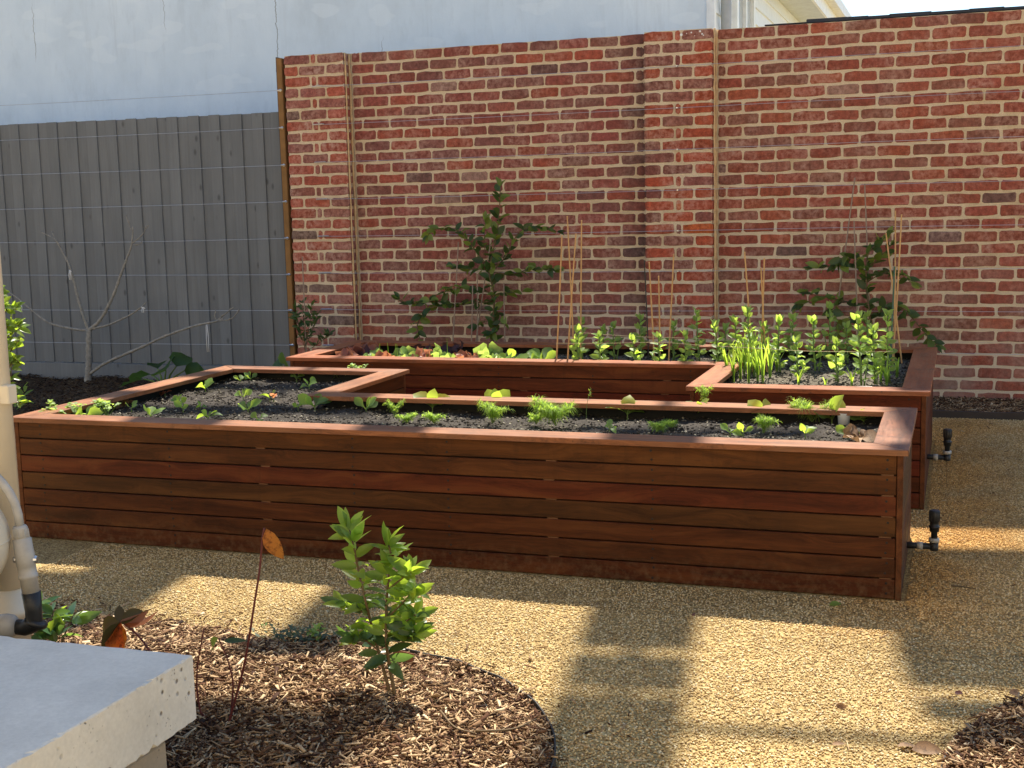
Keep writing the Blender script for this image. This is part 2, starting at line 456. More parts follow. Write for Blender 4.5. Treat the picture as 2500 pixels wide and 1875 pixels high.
M = {}
M['wood'] = mat_wood('merbau_boards', 0.5); M['cap'] = mat_wood('merbau_capping', 0.45, 1.05, True)
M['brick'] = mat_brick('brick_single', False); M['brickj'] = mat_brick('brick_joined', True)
M['mortar'] = mat_mortar(); M['ground'] = mat_gravel('gravel_sheet', False); M['gravel'] = mat_gravel('gravel_stones', True)
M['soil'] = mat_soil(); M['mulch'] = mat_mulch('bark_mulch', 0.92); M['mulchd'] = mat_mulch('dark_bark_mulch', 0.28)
M['render'] = mat_render(); M['paling'] = mat_paling(); M['concrete'] = mat_concrete('concrete', (0.59, 0.57, 0.50))
M['stone'] = mat_concrete('pier_stone', (0.30, 0.25, 0.18))
M['white'] = simple('white_paint', (0.74, 0.79, 0.82), 0.5); M['wboard'] = simple('weatherboard_paint', (0.72, 0.79, 0.84), 0.55, var=0.06)
M['soffit'] = simple('soffit_paint', (0.56, 0.63, 0.67), 0.7); M['pipegrey'] = simple('grey_pipe', (0.42, 0.43, 0.42), 0.5)
M['cream'] = simple('cream_plastic', (0.70, 0.60, 0.44), 0.4, 0.4, 0.05); M['black'] = simple('black_plastic', (0.018, 0.018, 0.018), 0.45, 0.4)
M['greyp'] = simple('grey_plastic', (0.40, 0.37, 0.32), 0.45, 0.4, 0.15, 30); M['liner'] = simple('black_liner', (0.006, 0.006, 0.006), 0.6)
M['wire'] = simple('galvanised_wire', (0.55, 0.56, 0.56), 0.35, 0.5, metal=0.6); M['steel'] = simple('steel', (0.6, 0.6, 0.6), 0.3, 0.5, metal=0.9)
M['post'] = simple('treated_pine', (0.23, 0.115, 0.035), 0.7, var=0.25, scale=8); M['sealant'] = simple('joint_sealant', (0.60, 0.40, 0.20), 0.8, var=0.25, scale=30, bump=0.5)
M['edging'] = simple('dark_edging', (0.035, 0.032, 0.028), 0.6); M['tedge'] = simple('timber_edging', (0.06, 0.045, 0.035), 0.8)
M['flash'] = simple('slate_flashing', (0.03, 0.035, 0.045), 0.6); M['screw'] = simple('screw_head', (0.012, 0.009, 0.008), 0.5)
M['packer'] = simple('packer', (0.12, 0.052, 0.02), 0.6); M['bamboo'] = simple('bamboo', (0.52, 0.30, 0.12), 0.5, var=0.2, scale=25)
M['bambood'] = simple('weathered_bamboo', (0.30, 0.22, 0.16), 0.6, var=0.2, scale=25); M['stakeg'] = simple('green_stake', (0.06, 0.12, 0.08), 0.5)
M['twine'] = simple('twine', (0.50, 0.44, 0.25), 0.8); M['ribbon'] = simple('white_tie', (0.75, 0.74, 0.72), 0.7)
M['bark'] = simple('fig_bark', (0.26, 0.245, 0.215), 0.85, var=0.35, scale=40, bump=0.6); M['stem'] = simple('green_stem', (0.13, 0.20, 0.05), 0.6)
M['brownstem'] = simple('brown_stem', (0.13, 0.085, 0.04), 0.7); M['redstem'] = simple('red_stem', (0.10, 0.022, 0.02), 0.5)
M['glass'] = simple('window_glass', (0.35, 0.42, 0.47), 0.08, 0.6, var=0.3, scale=3); M['shade'] = simple('blocker_panel', (0.30, 0.29, 0.27), 0.8)
M['cup'] = simple('white_plastic', (0.8, 0.8, 0.78), 0.4); M['tag'] = simple('rust_tag', (0.20, 0.075, 0.03), 0.7, var=0.4, scale=30)
M['bay'] = mat_leaf('bay_leaf', (0.065, 0.12, 0.028), (0.60, 0.80, 0.06), 0.35, tfac=0.48); M['bayo'] = mat_leaf('bay_leaf_old', (0.038, 0.075, 0.030), (0.14, 0.24, 0.04), 0.32)
M['citrus'] = mat_leaf('citrus_leaf', (0.040, 0.080, 0.024), (0.18, 0.27, 0.03), 0.38); M['citrusy'] = mat_leaf('citrus_leaf_young', (0.13, 0.19, 0.035), (0.42, 0.52, 0.05), 0.4)
M['brassica'] = mat_leaf('brassica_leaf', (0.13, 0.22, 0.055), (0.66, 0.86, 0.08), 0.5, tfac=0.5); M['bean'] = mat_leaf('bean_leaf', (0.16, 0.25, 0.08), (0.64, 0.84, 0.12), 0.5, tfac=0.5)
M['onion'] = mat_leaf('onion_leaf', (0.13, 0.23, 0.05), (0.62, 0.84, 0.08), 0.45, tfac=0.5); M['fennel'] = mat_leaf('fennel_leaf', (0.20, 0.30, 0.05), (0.60, 0.80, 0.08), 0.6, 0.35, tfac=0.5)
M['lettuce'] = mat_leaf('lettuce_leaf', (0.18, 0.28, 0.07), (0.60, 0.78, 0.14), 0.5); M['redlet'] = mat_leaf('red_lettuce_leaf', (0.26, 0.085, 0.045), (0.75, 0.30, 0.14), 0.5)
M['darklet'] = mat_leaf('dark_lettuce_leaf', (0.06, 0.025, 0.025), (0.2, 0.06, 0.04), 0.5); M['rhubarb'] = mat_leaf('rhubarb_leaf', (0.045, 0.095, 0.022), (0.16, 0.26, 0.04), 0.5)
M['orange'] = mat_leaf('autumn_leaf', (0.34, 0.09, 0.02), (0.95, 0.34, 0.04), 0.5, tfac=0.6, blot=(0.16, 0.035, 0.012)); M['dry'] = mat_leaf('dry_leaf', (0.26, 0.155, 0.08), (0.3, 0.17, 0.08), 0.7, tfac=0.25, blot=(0.11, 0.06, 0.03))
M['olivelf'] = mat_leaf('bronze_leaf', (0.06, 0.06, 0.02), (0.16, 0.10, 0.02), 0.45); M['daphne'] = mat_leaf('glossy_leaf', (0.035, 0.085, 0.035), (0.22, 0.36, 0.05), 0.3)
M['grey_green'] = mat_leaf('grey_green_leaf', (0.08, 0.11, 0.075), (0.2, 0.28, 0.1), 0.6)

# ------------------------------------------------------------------ unseen panels above the picture, added to cast the shade pattern
HBLOCK = 10.0
LIFT = Vector((SUNDIR.x / SUNDIR.z, SUNDIR.y / SUNDIR.z, 1.0)) * HBLOCK
roof = thing('shadow_blocker', (2.5, -2.0, HBLOCK), 'unseen flat panels added high above the garden beds to cast shade', 'shadow blocker')
EX = Vector((0.99, 0.14, 0)); EY = Vector((-0.14, 0.99, 0)); O0 = Vector((3.0, -5.35, 0))
def blocker_panel(u0, u1, v0, v1, skew=True):  # made-up panel, placed so its shadow fills the given ground rectangle
    mb = MB()
    cs = [(u0, v0), (u1, v0), (u1, v1), (u0, v1)]
    P = [(O0 + EX*a + EY*b if skew else Vector((a, b, 0))) + LIFT for a, b in cs]
    mb.add([tuple(p) for p in P] + [tuple(p + Vector((0, 0, 0.02))) for p in P], [(0,3,2,1),(4,5,6,7),(0,1,5,4),(1,2,6,5),(2,3,7,6),(3,0,4,7)])
    mb.build('panel', M['shade'], roof)
for (u0, u1, pieces) in ((-1.87, -1.37, [(-0.40, 0.50), (-0.85, -0.445), (-1.6, -0.90)]),
                         (-0.73, -0.39, [(-0.43, 0.62), (-0.95, -0.475)]),
                         (0.355, 0.77, [(-0.44, 0.50), (-0.82, -0.495), (-1.75, -0.855)])):
    for v0, v1 in pieces: blocker_panel(u0, u1, v0, v1)
for (u0, u1, v0, v1) in ((1.62, 2.9, 1.34, 2.5), (1.53, 2.9, 0.0, 0.99), (1.43, 2.9, -0.68, -0.003), (1.45, 2.9, -0.95, -0.76), (1.5, 2.9, -1.25, -1.0),
                         (-2.75, -1.30, 1.81, 2.07), (-2.75, -0.9, 1.00, 1.28), (-2.1, -0.7, 0.62, 0.76), (0.15, 1.2, 0.58, 0.72), (-2.4, -0.05, -2.4, -1.38), (-2.9, -1.87, -1.0, 0.24), (0.76, 1.50, -1.125, -1.065)):
    blocker_panel(u0, u1, v0, v1)
blocker_panel(3.2, 6.2, -2.62, -1.4, False)
blocker_panel(1.3, 3.05, -8.9, -7.52, False)
mb = MB()
for u in (-1.62, 0.56, 2.3):
    a = O0 + EX*u + EY*8.0 + LIFT; b = O0 + EX*u + EY*(-7.5) + LIFT
    a = a.lerp(b, 0.28)
    mb.tube([a + Vector((0,0,0.06)), b + Vector((0,0,0.06))], 0.04, 6)
mb.build('blocker_beam', M['shade'], roof)

# ------------------------------------------------------------------ ground
mb = MB(); mb.add([(-60,-60,0),(60,-60,0),(60,60,0),(-60,60,0)], [(0,1,2,3)])
g = mb.build('ground', M['ground']); tag(g, kind='structure')

P1 = [(0.434,-4.95),(4.481,-4.95),(4.481,-3.935),(1.649,-3.935),(1.649,-3.011),(0.434,-3.011)]
P2 = [(0.604,-2.571),(3.346,-2.571),(3.346,-3.442),(4.525,-3.442),(4.525,-1.549),(0.604,-1.549)]
def inside(poly, x, y):
    r = np.zeros(np.shape(x), dtype=bool); n = len(poly)
    for i in range(n):
        x0, y0 = poly[i]; x1, y1 = poly[(i+1) % n]
        c = ((y0 > y) != (y1 > y)) & (x < (x1-x0)*(y-y0)/((y1-y0) if y1 != y0 else 1e-12) + x0)
        r ^= c
    return r
BEDC = (2.755, -6.885); BEDR = 0.895
def in_front_bed(x, y):
    c = (np.hypot(x-BEDC[0], y-BEDC[1]) < BEDR)
    l = (x < BEDC[0]) & (y < -5.955 - 0.035*np.sin(x*9) - 0.03*(x-1.7)) & (x > 0.4)
    return c | l
RBC = (5.62, -6.52); RBR = 0.99
def in_right_bed(x, y): return np.hypot(x-RBC[0], y-RBC[1]) < RBR

def stones(name, x, y, z, rx, ry, rz, mat, flat=0.6):
    n = len(x)
    base = np.array([(1,0,0),(0,1,0),(-1,0,0),(0,-1,0),(0,0,1),(0,0,-1)], float)
    tri = np.array([(0,1,4),(1,2,4),(2,3,4),(3,0,4),(1,0,5),(2,1,5),(3,2,5),(0,3,5)])
    V = base[None]*np.stack([rx, ry, rz], 1)[:, None, :]*(1+0.3*(nrs.rand(n,6,1)-0.5))
    V[:, 4:, :2] += (nrs.rand(n,2,2)-0.5)*(np.stack([rx,ry],1)[:,None,:])*0.7
    a = nrs.rand(n)*6.283; c, s = np.cos(a)[:,None], np.sin(a)[:,None]
    X = V[:,:,0]*c - V[:,:,1]*s; Y = V[:,:,0]*s + V[:,:,1]*c; Zz = V[:,:,2]
    t = (nrs.rand(n,1)-0.5)*0.9; Zz = Zz + X*t
    V = np.stack([X + x[:,None], Y + y[:,None], Zz + z[:,None]], 2).reshape(-1,3)
    Fc = (tri[None] + (np.arange(n)*6)[:,None,None]).reshape(-1,3)
    return V, Fc

def scatter(n, x0, x1, y0, y1):
    return x0 + nrs.rand(n)*(x1-x0), y0 + nrs.rand(n)*(y1-y0)
xs, ys = [], []
for n, b in ((105000, (0.9, 5.15, -7.1, -4.93)), (42000, (4.42, 5.25, -5.0, -0.68))):
    x, y = scatter(n, *b); k = ~in_front_bed(x, y) & ~in_right_bed(x, y) & ~inside(P1, x, y) & ~inside(P2, x, y) & ~((x < 2.93) & (y < -6.6))
    xs.append(x[k]); ys.append(y[k])
x = np.concatenate(xs); y = np.concatenate(ys); n = len(x)
s = 0.0025 + 0.0022*nrs.rand(n)
V, Fc = stones('gravel', x, y, 0.0015 + 0.002*nrs.rand(n), s*1.25, s*0.95, s*0.75, None)
o = put('gravel', np_mesh('gravel', V, Fc, M['gravel'])); tag(o, 'golden crushed stone gravel around the raised beds', kind='stuff')

# ------------------------------------------------------------------ brick wall
CH = 0.0889; NROW = 31; WTOP = NROW*CH
wall = thing('brick_wall', (2.2, 0, 0), 'tall recycled red brick boundary wall with two projecting piers', 'wall')
def mortar_box(*a): 
    mb = MB(); mb.box(*a); return mb.build('mortar_bed', M['mortar'], wall)
mortar_box(-0.60, 0.0035, -0.1, 6.6, 0.23, WTOP - 0.008)
mortar_box(-0.630, -0.1065, -0.1, -0.104, 0.003, WTOP - 0.008)
mortar_box(2.380, -0.1065, -0.1, 2.883, 0.003, WTOP - 0.008)

brnd = random.Random(21)
def brick_mesh(w, h, d, rr):
    hw, hh = w/2, h/2
    c = min(0.011, hw*0.5)
    pts = [(-hw+c, -hh), (-hw*0.3, -hh), (hw*0.35, -hh), (hw-c, -hh), (hw, -hh+c), (hw, hh-c), (hw-c, hh), (hw*0.3, hh), (-hw*0.33, hh), (-hw+c, hh), (-hw, hh-c), (-hw, -hh+c)]
    j = 0.0040
    pts = [(a + rr.uniform(-j, j)*min(1, hw/0.06), b + rr.uniform(-j, j)) for a, b in pts]
    if rr.random() < 0.22:                                    # chipped corner
        k = rr.choice([0, 3, 6, 9]); sx = -1 if pts[k][0] > 0 else 1
        pts[k] = (pts[k][0] + sx*rr.uniform(0.008, 0.022)*min(1, hw/0.1), pts[k][1]*0.86)
    n = len(pts); v = []; f = []
    for a, b in pts: v.append((a*(1 - 0.004/hw), rr.uniform(-0.0018, 0.0012), b*(1 - 0.004/hh)))
    for a, b in pts: v.append((a, 0.0045, b))
    for a, b in pts: v.append((a, d, b))
    f.append(tuple(range(n)))
    for r in range(2):
        for i in range(n):
            f.append((r*n + i, (r+1)*n + i, (r+1)*n + (i+1) % n, r*n + (i+1) % n))
    return v, f
FULL = [brick_mesh(0.229, 0.0716, 0.1, brnd) for _ in range(18)]
HALF = [brick_mesh(0.112, 0.0716, 0.1, brnd) for _ in range(8)]
SLIV = [brick_mesh(0.042, 0.0716, 0.1, brnd) for _ in range(5)]
bricks = []   # (x0, x1, row, yplane, zone)
for r in range(NROW):
    ev = r % 2 == 0
    def run(x0, x1, j0, zone):
        e = [x0] + [j0 + 0.24*i for i in range(-2, 40) if x0 + 0.035 < j0 + 0.24*i < x1 - 0.035] + [x1]
        for a, b in zip(e[:-1], e[1:]): bricks.append((a, b, r, 0.0, zone))
    run(-0.085, 2.36, 0.0 if ev else 0.12, 'main')
    run(2.905, 6.5, 3.097 if ev else 2.977, 'right')
    if ev: pa = (0, 0.245, 0.300, 0.555)
    else: pa = (0, 0.135, 0.380, 0.555)
    for a, b in zip(pa[:-1], pa[1:]): bricks.append((-0.645+a, -0.645+b, r, -0.11, 'pier1'))
    if ev: pa = (0, 0.240, 0.293, 0.532)
    else: pa = (0, 0.142, 0.384, 0.532)
    for a, b in zip(pa[:-1], pa[1:]): bricks.append((2.365+a, 2.365+b, r, -0.11, 'pier2'))
def brick_colour(zone, x):
    q = brnd.random()
    if zone == 'pier2': c = (0.29, 0.070, 0.036) if q < 0.66 else (0.38, 0.100, 0.034) if q < 0.74 else (0.19, 0.074, 0.055)
    elif zone == 'pier1': c = (0.27, 0.076, 0.048) if q < 0.6 else (0.205, 0.084, 0.064) if q < 0.94 else (0.12, 0.075, 0.06)
    elif zone == 'main': c = (0.190, 0.064, 0.048) if q < 0.55 else (0.165, 0.072, 0.056) if q < 0.84 else (0.235, 0.066, 0.040) if q < 0.965 else (0.22, 0.13, 0.10) if q < 0.985 else (0.11, 0.06, 0.05)
    else: c = (0.215, 0.066, 0.042) if q < 0.62 else (0.185, 0.076, 0.052) if q < 0.87 else (0.25, 0.076, 0.042) if q < 0.97 else (0.23, 0.14, 0.105) if q < 0.985 else (0.13, 0.08, 0.065)
    k = brnd.uniform(0.88, 1.14)*(1.36 if zone != 'pier2' else 1.22)
    return tuple(v*k*g_*brnd.uniform(0.96, 1.04) for v, g_ in zip(c, (1.0, 0.91, 0.90)))
def seen(b):
    x0, x1, r, yp, zone = b; z = WTOP - (r+0.5)*CH
    u, v, w = pxof(((x0+x1)/2, yp, z))
    if not (-20 < u < 2520 and -10 < v < 1000): return 0
    if u < 2290 and v > 835 and u > 700: return 0
    return min(x1 - x0, 0.24)*CH/(w*w)
order = sorted(range(len(bricks)), key=lambda i: -seen(bricks[i])); single = set(order[:300])
meshcache = {}
jv, jf, jc = [], [], []
for i, (x0, x1, r, yp, zone) in enumerate(bricks):
    w = x1 - x0 - 0.0138; kind, L = (FULL, 0.229) if w > 0.17 else (HALF, 0.112) if w > 0.07 else (SLIV, 0.042)
    k = brnd.randrange(len(kind)); sx = w/L * brnd.uniform(0.985, 1.008)
    z = WTOP - (r+0.5)*CH + brnd.uniform(-0.0015, 0.0015); yy = yp + brnd.uniform(-0.0018, 0.0018)
    col = brick_colour(zone, x0); flip = brnd.random() < 0.5
    T = Matrix.Translation((( x0+x1)/2, yy, z)) @ Matrix.Rotation(brnd.uniform(-0.006, 0.006), 4, 'Y') @ (Matrix.Diagonal((sx, 1, 1, 1)))
    if i in single:
        key = (id(kind), k)
        if key not in meshcache:
            mb = MB(); mb.add(*kind[k]); meshcache[key] = mb.mesh('brick', M['brick'])
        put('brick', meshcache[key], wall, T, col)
    else:
        b = len(jv); v, f = kind[k]
        jv.extend(tuple(T @ Vector(p)) for p in v); jf.extend(tuple(q + b for q in ff) for ff in f); jc.extend([col]*len(v))
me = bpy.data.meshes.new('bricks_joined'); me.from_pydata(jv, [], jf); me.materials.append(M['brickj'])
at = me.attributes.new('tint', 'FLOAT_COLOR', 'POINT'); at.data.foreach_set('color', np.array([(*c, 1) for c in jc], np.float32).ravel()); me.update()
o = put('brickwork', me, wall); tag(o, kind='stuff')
for x in (-0.092, 2.901):
    mb = MB(); pr = random.Random(int(x*100))
    pts = [(x + pr.uniform(-0.003, 0.003), -0.014 + pr.uniform(-0.003, 0.003), z) for z in np.linspace(0, WTOP - 0.01, 40)]
    mb.tube(pts, [0.010 + pr.uniform(-0.003, 0.003) for _ in pts], 6); mb.build('sealant_joint', M['sealant'], wall, True)
    mb = MB(); pts = [(x + 0.003 + pr.uniform(-0.002, 0.002), -0.098 + pr.uniform(-0.002, 0.002), z) for z in np.linspace(0, WTOP - 0.01, 40)]
    mb.tube(pts, [0.007 + pr.uniform(-0.002, 0.003) for _ in pts], 5); mb.build('sealant_joint', M['sealant'], wall, True)
# dark slate pieces lying along the wall top on the right
mb = MB(); pr = random.Random(4); x = 3.25
while x < 5.3:
    w = pr.uniform(0.12, 0.3); h = pr.uniform(0.006, 0.016) + (0.012 if x > 3.55 else 0)
    mb.cbox(x, 0.01 + pr.uniform(0, .02), WTOP - 0.002, x + w, 0.17, WTOP + h, 0.004); x += w*0.97
mb.build('flashing', M['flash'], wall)
mb = MB(); pr = random.Random(5)
for x, z, rr_ in ((2.66, 2.713, 0.011), (2.70, 2.72, 0.004), (2.735, 2.725, 0.006), (2.80, 2.73, 0.008), (2.815, 2.71, 0.007), (2.825, 2.70, 0.005), (2.76, 2.70, 0.003)):
    mb.lathe([(rr_, 0), (rr_*0.8, 0.003)], (x, -0.1105, z), (0, -1, 0), 8)
mb.build('paint_drip', M['cup'], wall)

# ------------------------------------------------------------------ fence
fence = thing('paling_fence', (-2.4, 0.06, 0), 'charcoal painted timber paling fence left of the brick wall', 'fence')
FT = 2.315
frontp = MB(); frontp.cbox(-0.05, -0.008, 0.0, 0.05, 0.008, 1, 0.003); backp = MB(); backp.cbox(-0.06, -0.008, 0, 0.06, 0.008, 1, 0.003)
fr = random.Random(9)
PITCH = 0.208
for i in range(23):
    x = -0.985 - PITCH*i
    mb = MB(); h = FT + 0.0008*i + fr.uniform(-0.002, 0.002)
    mb.cbox(-0.054, -0.006, 0.165, 0.054, 0.008, h, 0.003); mb.build('paling', M['paling'], fence, mat4=Matrix.Translation((x + fr.uniform(-0.004, .004), 0.03, 0)) @ Matrix.Rotation(fr.uniform(-.002, .002), 4, 'Y'))
    mb = MB(); h = FT - 0.002 + 0.0008*i + fr.uniform(-0.002, 0.002)
    mb.cbox(-0.066, -0.008, 0.165, 0.066, 0.008, h, 0.003); mb.build('paling', M['paling'], fence, mat4=Matrix.Translation((x + PITCH/2 + fr.uniform(-0.004, .004), 0.0465 + fr.uniform(-.002, .001), 0)) @ Matrix.Rotation(fr.uniform(-.002, .002), 4, 'Y'))
mb = MB(); mb.cbox(-0.86, 0.024, 0.165, -0.72, 0.04, FT, 0.003); mb.build('paling', M['paling'], fence)
mb = MB(); mb.cbox(-5.6, 0.005, -0.05, -0.68, 0.045, 0.163, 0.004); mb.build('plinth_board', M['paling'], fence)
mb = MB()
for z in (0.5, 1.25, 2.0): mb.box(-5.6, 0.058, z, -0.68, 0.1, z + 0.07)
mb.build('rail', M['paling'], fence)

post = thing('trellis_post', (-0.685, -0.08, 0), 'tall orange brown timber post against the left end of the brick wall', 'post')
mb = MB(); mb.cbox(-0.705, -0.115, 0, -0.658, -0.03, 2.735, 0.003); mb.build('timber', M['post'], post)
mb = MB(); mb.box(-0.716, -0.10, 0, -0.7055, 0.02, 2.745); mb.build('backing_strip', M['edging'], post)

WZ = [2.475, 2.172, 1.868, 1.568, 1.266, 0.963, 0.662, 0.369]
for i, z in enumerate(WZ):
    mb = MB(); mb.tube([(-0.70, -0.125, z), (-0.66, -0.125, z)], 0.007, 6); mb.lathe([(0.004, -0.01), (0.012, 0), (0.012, 0.004), (0.004, 0.006)], (-0.675, -0.12, z), (0, -1, 0), 8)
    mb.build('eye_screw', M['steel'], post)
WNAME = ['top', 'second', 'third', 'fourth', 'fifth', 'sixth', 'seventh', 'lowest']
wr = random.Random(3)
for i, z in enumerate(WZ):
    sag = 0.03 if i == 4 else 0.008
    mb = MB(); dz = [0.022, 0.018, 0.015, 0.006, 0.046, 0.03, 0.006, 0.004][i]
    pts = [(-5.3 + (4.62)*t, -0.125, z + dz*(1-t) - sag*math.sin(math.pi*t)) for t in np.linspace(0, 1, 14)]
    mb.tube(pts, 0.0019, 5); o = mb.build('trellis_wire', M['wire'])
    tag(o, f'{WNAME[i]} trellis wire strung in front of the grey fence', 'wire', 'fence trellis wires')
for i, z in enumerate(WZ[:7] + [0.362]):
    zz = z + 0.012
    t_ = thing('trellis_wire', (2.64, -0.14, zz), f'{WNAME[i]} trellis wire strung across the brick wall', 'wire', 'brick wall trellis wires')
    mb = MB(); mb.tube([(-0.37, -0.14, zz)] + [(x, -0.145 + wr.uniform(-.001, .001), zz - 0.004*math.sin((x+.37)*1.0)) for x in np.linspace(0, 6.4, 14)], 0.0016, 5); mb.build('cable', M['wire'], t_)
    mb = MB(); mb.tube([(-0.375, -0.108, zz), (-0.375, -0.147, zz)], 0.004, 6); mb.tube([(-0.38, -0.145, zz), (-0.28, -0.144, zz + 0.002)], 0.0055, 6)
    mb.build('turnbuckle', M['steel'], t_)
    mb = MB(); mb.tube([(2.632, -0.108, zz), (2.632, -0.152, zz)], 0.0055, 7); mb.build('eye_bolt', M['steel'], t_)

# ------------------------------------------------------------------ neighbour's house
YR = 1.2; XW = 2.665
house = thing('neighbour_house', (-2, YR, 0), 'pale rendered house with weatherboard side behind the brick wall', 'house')
mb = MB(); mb.box(-12, YR, 0, XW - 0.06, YR + 0.25, 6.05); mb.build('rendered_wall', M['render'], house)
mb = MB(); mb.cbox(XW - 0.058, YR - 0.012, 0, XW + 0.012, YR + 0.06, 3.7, 0.003); mb.build('corner_board', M['white'], house)
for i in range(16):
    z0 = 1.9 + i*0.165
    if z0 > 3.68: break
    mb = MB(); z1 = min(z0 + 0.185, 3.695)
    mb.add([(XW, YR + 0.062, z0), (XW, 14, z0), (XW - 0.02, 14, z0), (XW - 0.02, YR + 0.062, z0), (XW - 0.022, YR + 0.062, z1), (XW - 0.022, 14, z1), (XW - 0.04, 14, z1), (XW - 0.04, YR + 0.062, z1)],
           [(0,3,2,1),(4,5,6,7),(0,1,5,4),(1,2,6,5),(2,3,7,6),(3,0,4,7)]); mb.build('weatherboard', M['wboard'], house)
mb = MB(); mb.tube([(XW + 0.05, YR + 0.33, 1.5), (XW + 0.05, YR + 0.33, 3.72)], 0.045, 14); mb.build('downpipe', M['pipegrey'], house, True)
wy0, wy1 = 2.15, 3.25
mb = MB()
for (a, b, c, d) in ((wy0, wy0 + 0.09, 2.2, 3.40), (wy1 - 0.09, wy1, 2.2, 3.40), (wy0, wy1, 3.40, 3.50), (wy0, wy1, 2.1, 2.2), ((wy0+wy1)/2 - 0.03, (wy0+wy1)/2 + 0.03, 2.2, 3.40)):
    mb.box(XW - 0.02, a, c, XW + 0.045, b, d)
wf = mb.build('window', M['white'], house)
mb = MB(); mb.box(XW - 0.01, wy0 + 0.09, 2.2, XW + 0.012, wy1 - 0.09, 3.40); put('pane', mb.mesh('pane', M['glass']), wf)
mb = MB(); mb.box(XW - 0.04, YR - 0.25, 3.70, 2.99, 14, 3.72); mb.build('soffit', M['soffit'], house)
for i in range(12):
    mb = MB(); y = 4.1 + i*0.10; mb.box(XW + 0.05, y, 3.693, XW + 0.17, y + 0.05, 3.699); mb.build('vent_slot', M['edging'], house)
mb = MB(); mb.box(2.99, YR - 0.25, 3.69, 3.02, 14, 3.88); mb.build('fascia', M['white'], house)
mb = MB(); mb.box(3.022, YR - 0.25, 3.86, 3.115, 14, 3.872); mb.box(3.1155, YR - 0.25, 3.855, 3.128, 14, 3.985); mb.box(3.022, YR - 0.25, 3.8725, 3.03, 14, 3.96); mb.build('gutter', M['white'], house)
mb = MB(); mb.add([(3.1, YR - 0.2, 3.99), (3.1, 14, 3.99), (-2, 14, 5.9), (-2, YR + 0.26, 5.9), (3.1, YR - 0.2, 3.93), (3.1, 14, 3.93), (-2, 14, 5.84), (-2, YR + 0.26, 5.84)], [(0,1,2,3),(7,6,5,4),(0,4,5,1),(1,5,6,2),(2,6,7,3),(3,7,4,0)]); mb.build('roof', M['flash'], house)

own = thing('home', (2, -12.5, 0), 'cream rendered house wall facing the garden from behind the camera', 'house')
mb = MB(); mb.box(-9, -12.6, 0, 13, -12.3, 5.4); mb.build('wall', M['cream'], own)

def stray(rr, n):
    a = rr.rand(n)*6.283; d = BEDR + 0.02 + np.abs(rr.randn(n))*0.12
    x = BEDC[0] + d*np.cos(a); y = BEDC[1] + d*np.sin(a)
    x2 = 1.2 + rr.rand(n)*1.6; y2 = -5.93 + np.abs(rr.randn(n))*0.10
    x3 = 4.3 + rr.rand(n)*0.75; y3 = -7.0 + rr.rand(n)*6.2
    m = rr.randint(0, 10, n); x = np.where(m < 5, x, np.where(m < 9, x2, x3)); y = np.where(m < 5, y, np.where(m < 9, y2, y3))
    k = ~in_front_bed(x, y) & ~in_right_bed(x, y) & (y > -7.2) & ~inside(P1, x, y) & ~inside(P2, x, y); return x[k], y[k]
STRAY = stray

